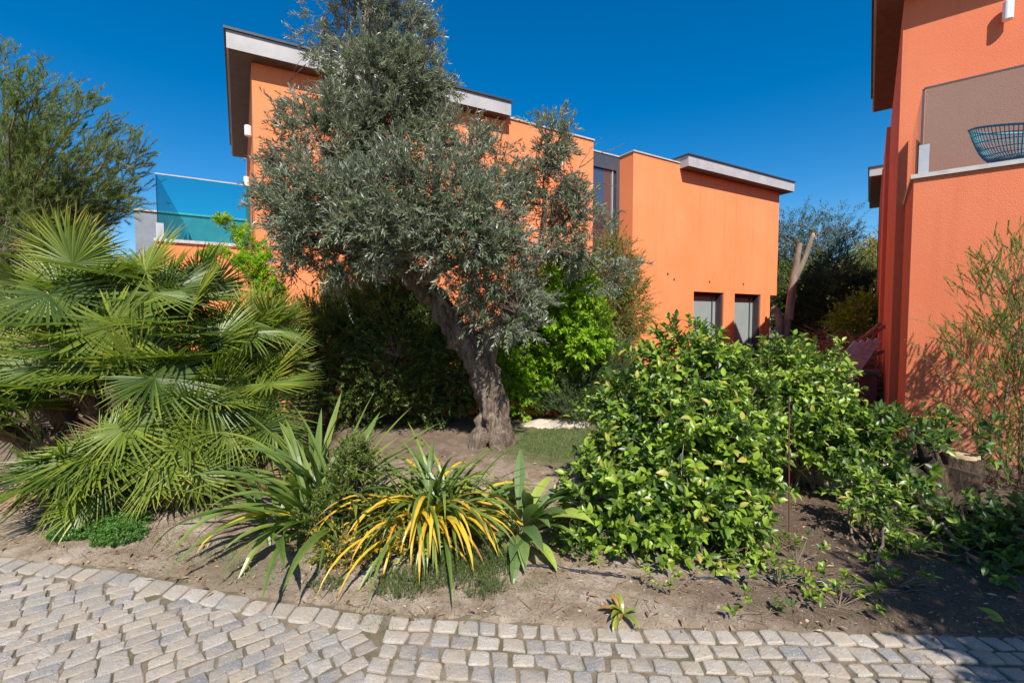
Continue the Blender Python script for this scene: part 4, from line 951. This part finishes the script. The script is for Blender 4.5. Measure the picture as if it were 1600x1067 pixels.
# fallen branches in the shade
for i, (a, c_, r0, lab) in enumerate((((1450, 808), (1530, 880), .017, "bent bare branch lying before the stump"), ((1400, 905), (1500, 868), .008, "thin bare branch lying on the soil left of the bent branch"), ((1370, 900), (1378, 800), .012, "thin upright bare stick in the soil left of the stump"), ((1530, 865), (1600, 845), .010, "dry branch lying in shade at the right edge"))):
    a_ = P(*a, 3.1); e_ = P(*c_, 2.85 if i != 2 else 3.05)
    a_[2] = max(a_[2], .03); e_[2] = max(e_[2], .03)
    if i == 2: a_ = G(*a); 
    o = MB().tube(bez(a_, e_, .04, 9, r4, .012), np.linspace(r0, r0 * .5, 9), 6).build("fallen_branch", M_TWIG, smooth=True); tag(o, lab, "branch")
# rusty rods
for px, y0, y1, lab in ((1207, 850, 690, "rusty thin rod standing left of its taller twin"), (1233, 870, 620, "taller rusty thin rod standing in the soil right of the big shrub")):
    g0 = G(px, y0); e_ = P(px, y1, g0[1]); o = MB().tube([g0 - [0, 0, .05], e_], .0045, 6).build("metal_rod", M_RUST); tag(o, lab, "rod")
# drip hoses
def hose(pts, lab, r=.009):
    q = []
    for p_ in pts: g0 = G(*p_); q.append([g0[0], g0[1], ground_z(g0[0], g0[1]) + r * .8])
    q = pathp(q, 60); q[0][2] -= .02; q[-1][2] -= .03
    for i in range(1, 59): q[i][2] = max(ground_z(q[i][0], q[i][1]) + r * .5, .002)
    o = MB().tube(q, r, 10).build("drip_hose", M_HOSE, smooth=True); tag(o, lab, "hose", "black drip hoses lying on the soil")
hose([(740, 902), (800, 893), (860, 897), (920, 905), (978, 915)], "black hose curving from the ferny weeds to bare soil near the kerb")
hose([(1082, 911), (1150, 909), (1230, 911), (1330, 925), (1480, 935)], "black hose lying in the right bed among seedlings", .008)
hose([(770, 826), (830, 832), (890, 834), (960, 840)], "thick black hose behind the broad leaved plant", .011)
hose([(820, 806), (870, 808), (950, 812)], "thin black hose farthest from the road behind the broad leaved plant", .007)
hose([(560, 905), (600, 908), (650, 912), (700, 905)], "short black hose showing under the small leaved bush", .009)

# pebbles, chips and leaf litter
pm = MB(); N_ = 2600
xs = r4.uniform(-3.6, 4, N_); ys = edge_y(xs) + r4.uniform(.0, 1, N_) ** 1.5 * 2.2 + .02; rs = r4.uniform(.002, .006, N_) * (1 + (r4.uniform(0, 1, N_) > .96) * 1.5)
oc = np.array([[1, 0, 0], [-1, 0, 0], [0, 1, 0], [0, -1, 0], [0, 0, 1], [0, 0, -1]], float); of = np.array([[0, 2, 4], [2, 1, 4], [1, 3, 4], [3, 0, 4], [2, 0, 5], [1, 2, 5], [3, 1, 5], [0, 3, 5]])
V = np.c_[xs, ys, [ground_z(a, b3) for a, b3 in zip(xs, ys)]][:, None] + oc[None] * rs[:, None, None] * r4.uniform(.5, 1.3, (N_, 6, 1)) * np.array([1.2, 1, .7])
pm.add(V.reshape(-1, 3), (of[None] + (np.arange(N_) * 6)[:, None, None]).reshape(-1, 3))
tag(pm.build("gravel", plain("soil_chip", (.36, .28, .21), .95, 0, .4, 50)), "scattered small pale chips and clods over the soil", "gravel", kind="stuff")
lm = MB(); N_ = 3800
xs = r4.uniform(-3.8, 3.6, N_); ys = edge_y(xs) + r4.uniform(0, 1, N_) * 3.0 - .05 * (r4.uniform(0, 1, N_) > .5); zz = np.array([max(ground_z(a, b3), .012) for a, b3 in zip(xs, ys)]) + .004
az = r4.uniform(0, 6.28, N_); LL = r4.uniform(.012, .05, N_)
put_leaves(lm, np.c_[xs, ys, zz], np.c_[np.cos(az), np.sin(az), r4.uniform(-.1, .25, N_)], np.c_[r4.normal(0, .3, (N_, 2)), np.ones(N_)], LL, LL * .35, T_OVAL, r4.uniform(0, 1, N_))
N_ = 1800; xs = r4.uniform(-3.8, 3.6, N_); ys = edge_y(xs) + r4.uniform(0, 1, N_) * 2.6; zz = np.array([max(ground_z(a, b3), .012) for a, b3 in zip(xs, ys)]) + .003
az = r4.uniform(0, 6.28, N_); A_ = np.c_[xs, ys, zz]; sticks(lm, A_, A_ + np.c_[np.cos(az), np.sin(az), r4.uniform(0, .1, N_)] * r4.uniform(.03, .14, N_)[:, None], .0016, .001, .3)
tag(lm.build("leaf_litter", M_LITTER), "dry fallen leaves and twigs scattered over the soil", "leaf litter", kind="stuff")
g0 = G(1538, 965); lf = MB(); strap(lf, r4, g0 + [-.03, .06, .015], -1.2, .15, .075, R(12), .3, .62, 0, 9); tag(lf.build("fallen_leaf", M_LF_STRAP), "single large tan leaf lying in the shade near the lower right corner", "leaf")

# =================================================================== BETWEEN THE HOUSES
r5 = np.random.default_rng(9)
# dark low planter wall
pc = P(1385, 600, 8.6)
pw = MB(); pw.box((-1.35, 3.35, 0), (-.22, 3.55, .62), FR); o = pw.build("planter_wall", plain("maroon_render", (.10, .045, .055), .8)); tag(o, "low dark maroon planter wall between the two houses", "wall")
cpm = MB().box((-1.38, 3.31, .622), (-.20, 3.59, .68), FR).build("coping", M_FRAME, None); cpm.parent = o
# leaning planks
for i, (dx, lab) in enumerate(((0, "leftmost of the old grey boards leaning on the terracotta house"), (.13, "second grey board from the left in the leaning stack"), (.26, "third grey board from the left in the leaning stack"), (.39, "rightmost old grey board leaning on the terracotta house"))):
    a_ = FR(np.array([[-1.25 + dx, 2.35 + .1 * i, 0.02]]))[0]; e_ = FR(np.array([[-.52 + dx * .75, 2.7 + .1 * i, 1.22 + .015 * i]]))[0]
    T = unit((e_ - a_)[None])[0]; S_ = unit(np.cross(T, np.array([.2, 1, .2]))[None])[0]; N_v = np.cross(T, S_)
    v = [a_ + S_ * sx * .05 + N_v * sz * .012 for sz in (-1, 1) for sx, _ in ((-1, 0), (1, 0))]
    vv = np.array([v[0], v[1], v[1] + (e_ - a_), v[0] + (e_ - a_), v[2], v[3], v[3] + (e_ - a_), v[2] + (e_ - a_)])
    mbp = MB().hexa(vv); o = mbp.build("wooden_board", M_PLANK); tag(o, lab, "board", "old boards leaning on the house")
# heap of dry brush
bm_ = MB(); N_ = 1500; c0 = P(1300, 545, 9.6)
a = r5.uniform(0, 6.28, N_); q = np.sqrt(r5.uniform(0, 1, N_)); xs = c0[0] + np.cos(a) * q * 1.35; ys = 9.6 + np.sin(a) * q * .9; zs = r5.uniform(0, 1, N_) * 1.38 * (1 - q ** 2) + .05
dv = unit(np.c_[r5.normal(.5, .6, N_), r5.normal(0, .5, N_), r5.normal(-.05, .28, N_)]); A_ = np.c_[xs, ys, zs]
sticks(bm_, A_ - dv * .3, A_ + dv * r5.uniform(.2, .5, N_)[:, None], .008, .003)
for a, c_, r0 in (((1310, 570), (1375, 505), .06), ((1330, 560), (1400, 495), .04), ((1290, 560), (1395, 550), .05), ((1320, 575), (1360, 520), .035)):
    bm_.tube(bez(P(*a, 9.2), P(*c_, 9.3), .05, 8, r5, .02), np.linspace(r0, r0 * .6, 8), 8)
tag(bm_.build("brush_heap", M_BRUSH), "heap of reddish dry branches piled between the two houses", "heap")
# broken leaning tree
YB = 15.0
bt = np.array([P(1225, 520, YB)[0], YB, 0]); bt_o = empty("broken_tree", tuple(bt), "broken leaning tree trunk with a pale snapped top between the houses", "tree")
mb = MB(); p1 = pathp([bt, P(1228, 520, YB), P(1238, 450, YB), P(1255, 410, YB), P(1270, 368, YB)], 24); mb.tube(p1, np.linspace(.12, .065, 24), 12, disp=.02, fr=3)
p2 = pathp([P(1232, 500, YB), P(1240, 440, YB + .1), P(1250, 380, YB + .1)], 14); mb.tube(p2, np.linspace(.14, .08, 14), 10, disp=.03, fr=3)
mb.tube(pathp([bt + [-.2, 0, 0], P(1218, 500, YB), P(1208, 480, YB)], 8), np.linspace(.15, .08, 8), 8, disp=.02, fr=3)
mb.build("trunk", barkmat("pale_bark", (.10, .08, .06), (.28, .24, .19), 6, .02), bt_o, smooth=True)
MB().tube([P(1270, 371, YB), P(1271, 364, YB)], [.075, .03], 12).build("snapped_top", M_CUT, bt_o)
def far_tree(name, label, px, Y_, blobs, mat, ncl, ntw, nl, L, W_, tpl=T_SMALL, tl=.5, clr=.2, sr=.05, st=8, **k2):
    return plant(name, label, "tree", (P(px, 500, Y_)[0], Y_, 0), [blob(b_[0], b_[1], Y_ + (b_[4] if len(b_) > 4 else 0), b_[2], b_[3]) for b_ in blobs], r5, mat, M_BARK, ncl, ntw, nl, L, W_, tpl, tl, clr, stems=st, stem_r=sr, trunk="trunk", **k2)
far_tree("willowy_tree", "wispy bluish green tree behind the broken trunk", 1270, 19, [(1240, 385, 30, 40), (1290, 370, 32, 30), (1275, 410, 40, 30), (1232, 440, 28, 40), (1310, 395, 20, 26)], M_LF_BLUE, 260, 5, 10, .16, .035, T_OLIVE, .55, .22, .06, 8, lump=.3)
far_tree("dense_tree", "dense dark tree between the houses behind the brush heap", 1300, 17, [(1295, 450, 48, 48), (1265, 480, 40, 50), (1330, 470, 40, 40), (1300, 510, 70, 30)], M_LF_DARK, 500, 5, 9, .12, .05, T_SMALL, .4, .2, .07, 8)
far_tree("ochre_tree", "yellowish leaved tree above the dense dark tree", 1330, 22, [(1335, 425, 30, 26), (1300, 430, 30, 18), (1355, 440, 20, 25)], M_LF_RED, 220, 5, 8, .14, .05, T_SMALL, .4, .2, .05, 6)
far_tree("brown_tipped_tree", "brown tipped tree against the sky beside the terracotta house", 1360, 26, [(1362, 400, 22, 20), (1375, 385, 12, 14), (1385, 410, 22, 26)], M_LF_RED, 130, 5, 8, .18, .08, T_SMALL, .4, .2, .05, 6, tint0=.75)
far_tree("round_bush", "light green bush at the right of the brush heap", 1345, 13, [(1350, 490, 30, 22), (1330, 505, 26, 22), (1365, 505, 26, 30)], M_LF_CITRUS, 240, 5, 9, .07, .035, T_SMALL, .25, .12, .03, 8, tint0=.15)
far_tree("green_bush", "mid green bush by the corner of the orange house left of the broken trunk", 1225, 18, [(1225, 470, 22, 50), (1240, 500, 26, 32)], M_LF_HEDGE, 220, 5, 9, .12, .05, T_SMALL, .35, .15, .04, 6, tint0=.55)
far_tree("far_tree", "distant green tree closing the view behind the fence", 1320, 34, [(1280, 450, 60, 30), (1360, 445, 50, 25), (1230, 455, 40, 34)], M_LF_HEDGE, 420, 5, 8, .28, .14, T_SMALL, .8, .4, .08, 8, tint0=.5)
# pale fence
fe = empty("pale_fence", (P(1360, 470, 24)[0], 24, 0), "pale fence with thin white posts far between the houses", "fence"); zt = P(1360, 452, 24)[2]; x0 = P(1335, 470, 24)[0]; x1 = P(1420, 470, 24)[0]
MB().box((x0, 24, 0), (x1, 24.06, zt - .05)).build("panel", plain("cream_panel", (.40, .36, .26), .8), fe)
for k in range(5): MB().box((x0 + k * (x1 - x0) / 4 - .03, 23.93, 0), (x0 + k * (x1 - x0) / 4 + .03, 23.99, zt)).build("post", M_WHITE, fe)
MB().box((x0, 23.94, zt - .04), (x1, 23.98, zt + .01)).build("rail", M_WHITE, fe)

# =================================================================== TREE BESIDE THE CAMERA (its shade falls on the lower right)
r6 = np.random.default_rng(3)
plant("roadside_tree", "tree beside the road outside the right edge, shading the lower right corner", "tree", (4.4, .6, 0),
      [((3.4, -.5, 3.0), (.7, .5, .4)), ((4.4, -.1, 3.1), (.8, .5, .5)), ((3.0, -.45, 2.55), (.4, .35, .25)), ((4.6, .25, 2.6), (.5, .4, .4))], r6, M_LF_HEDGE, M_BARK, 620, 5, 8, .10, .045, T_OVAL, .3, .12, stems=7, stem_r=.05, trunk="trunk")
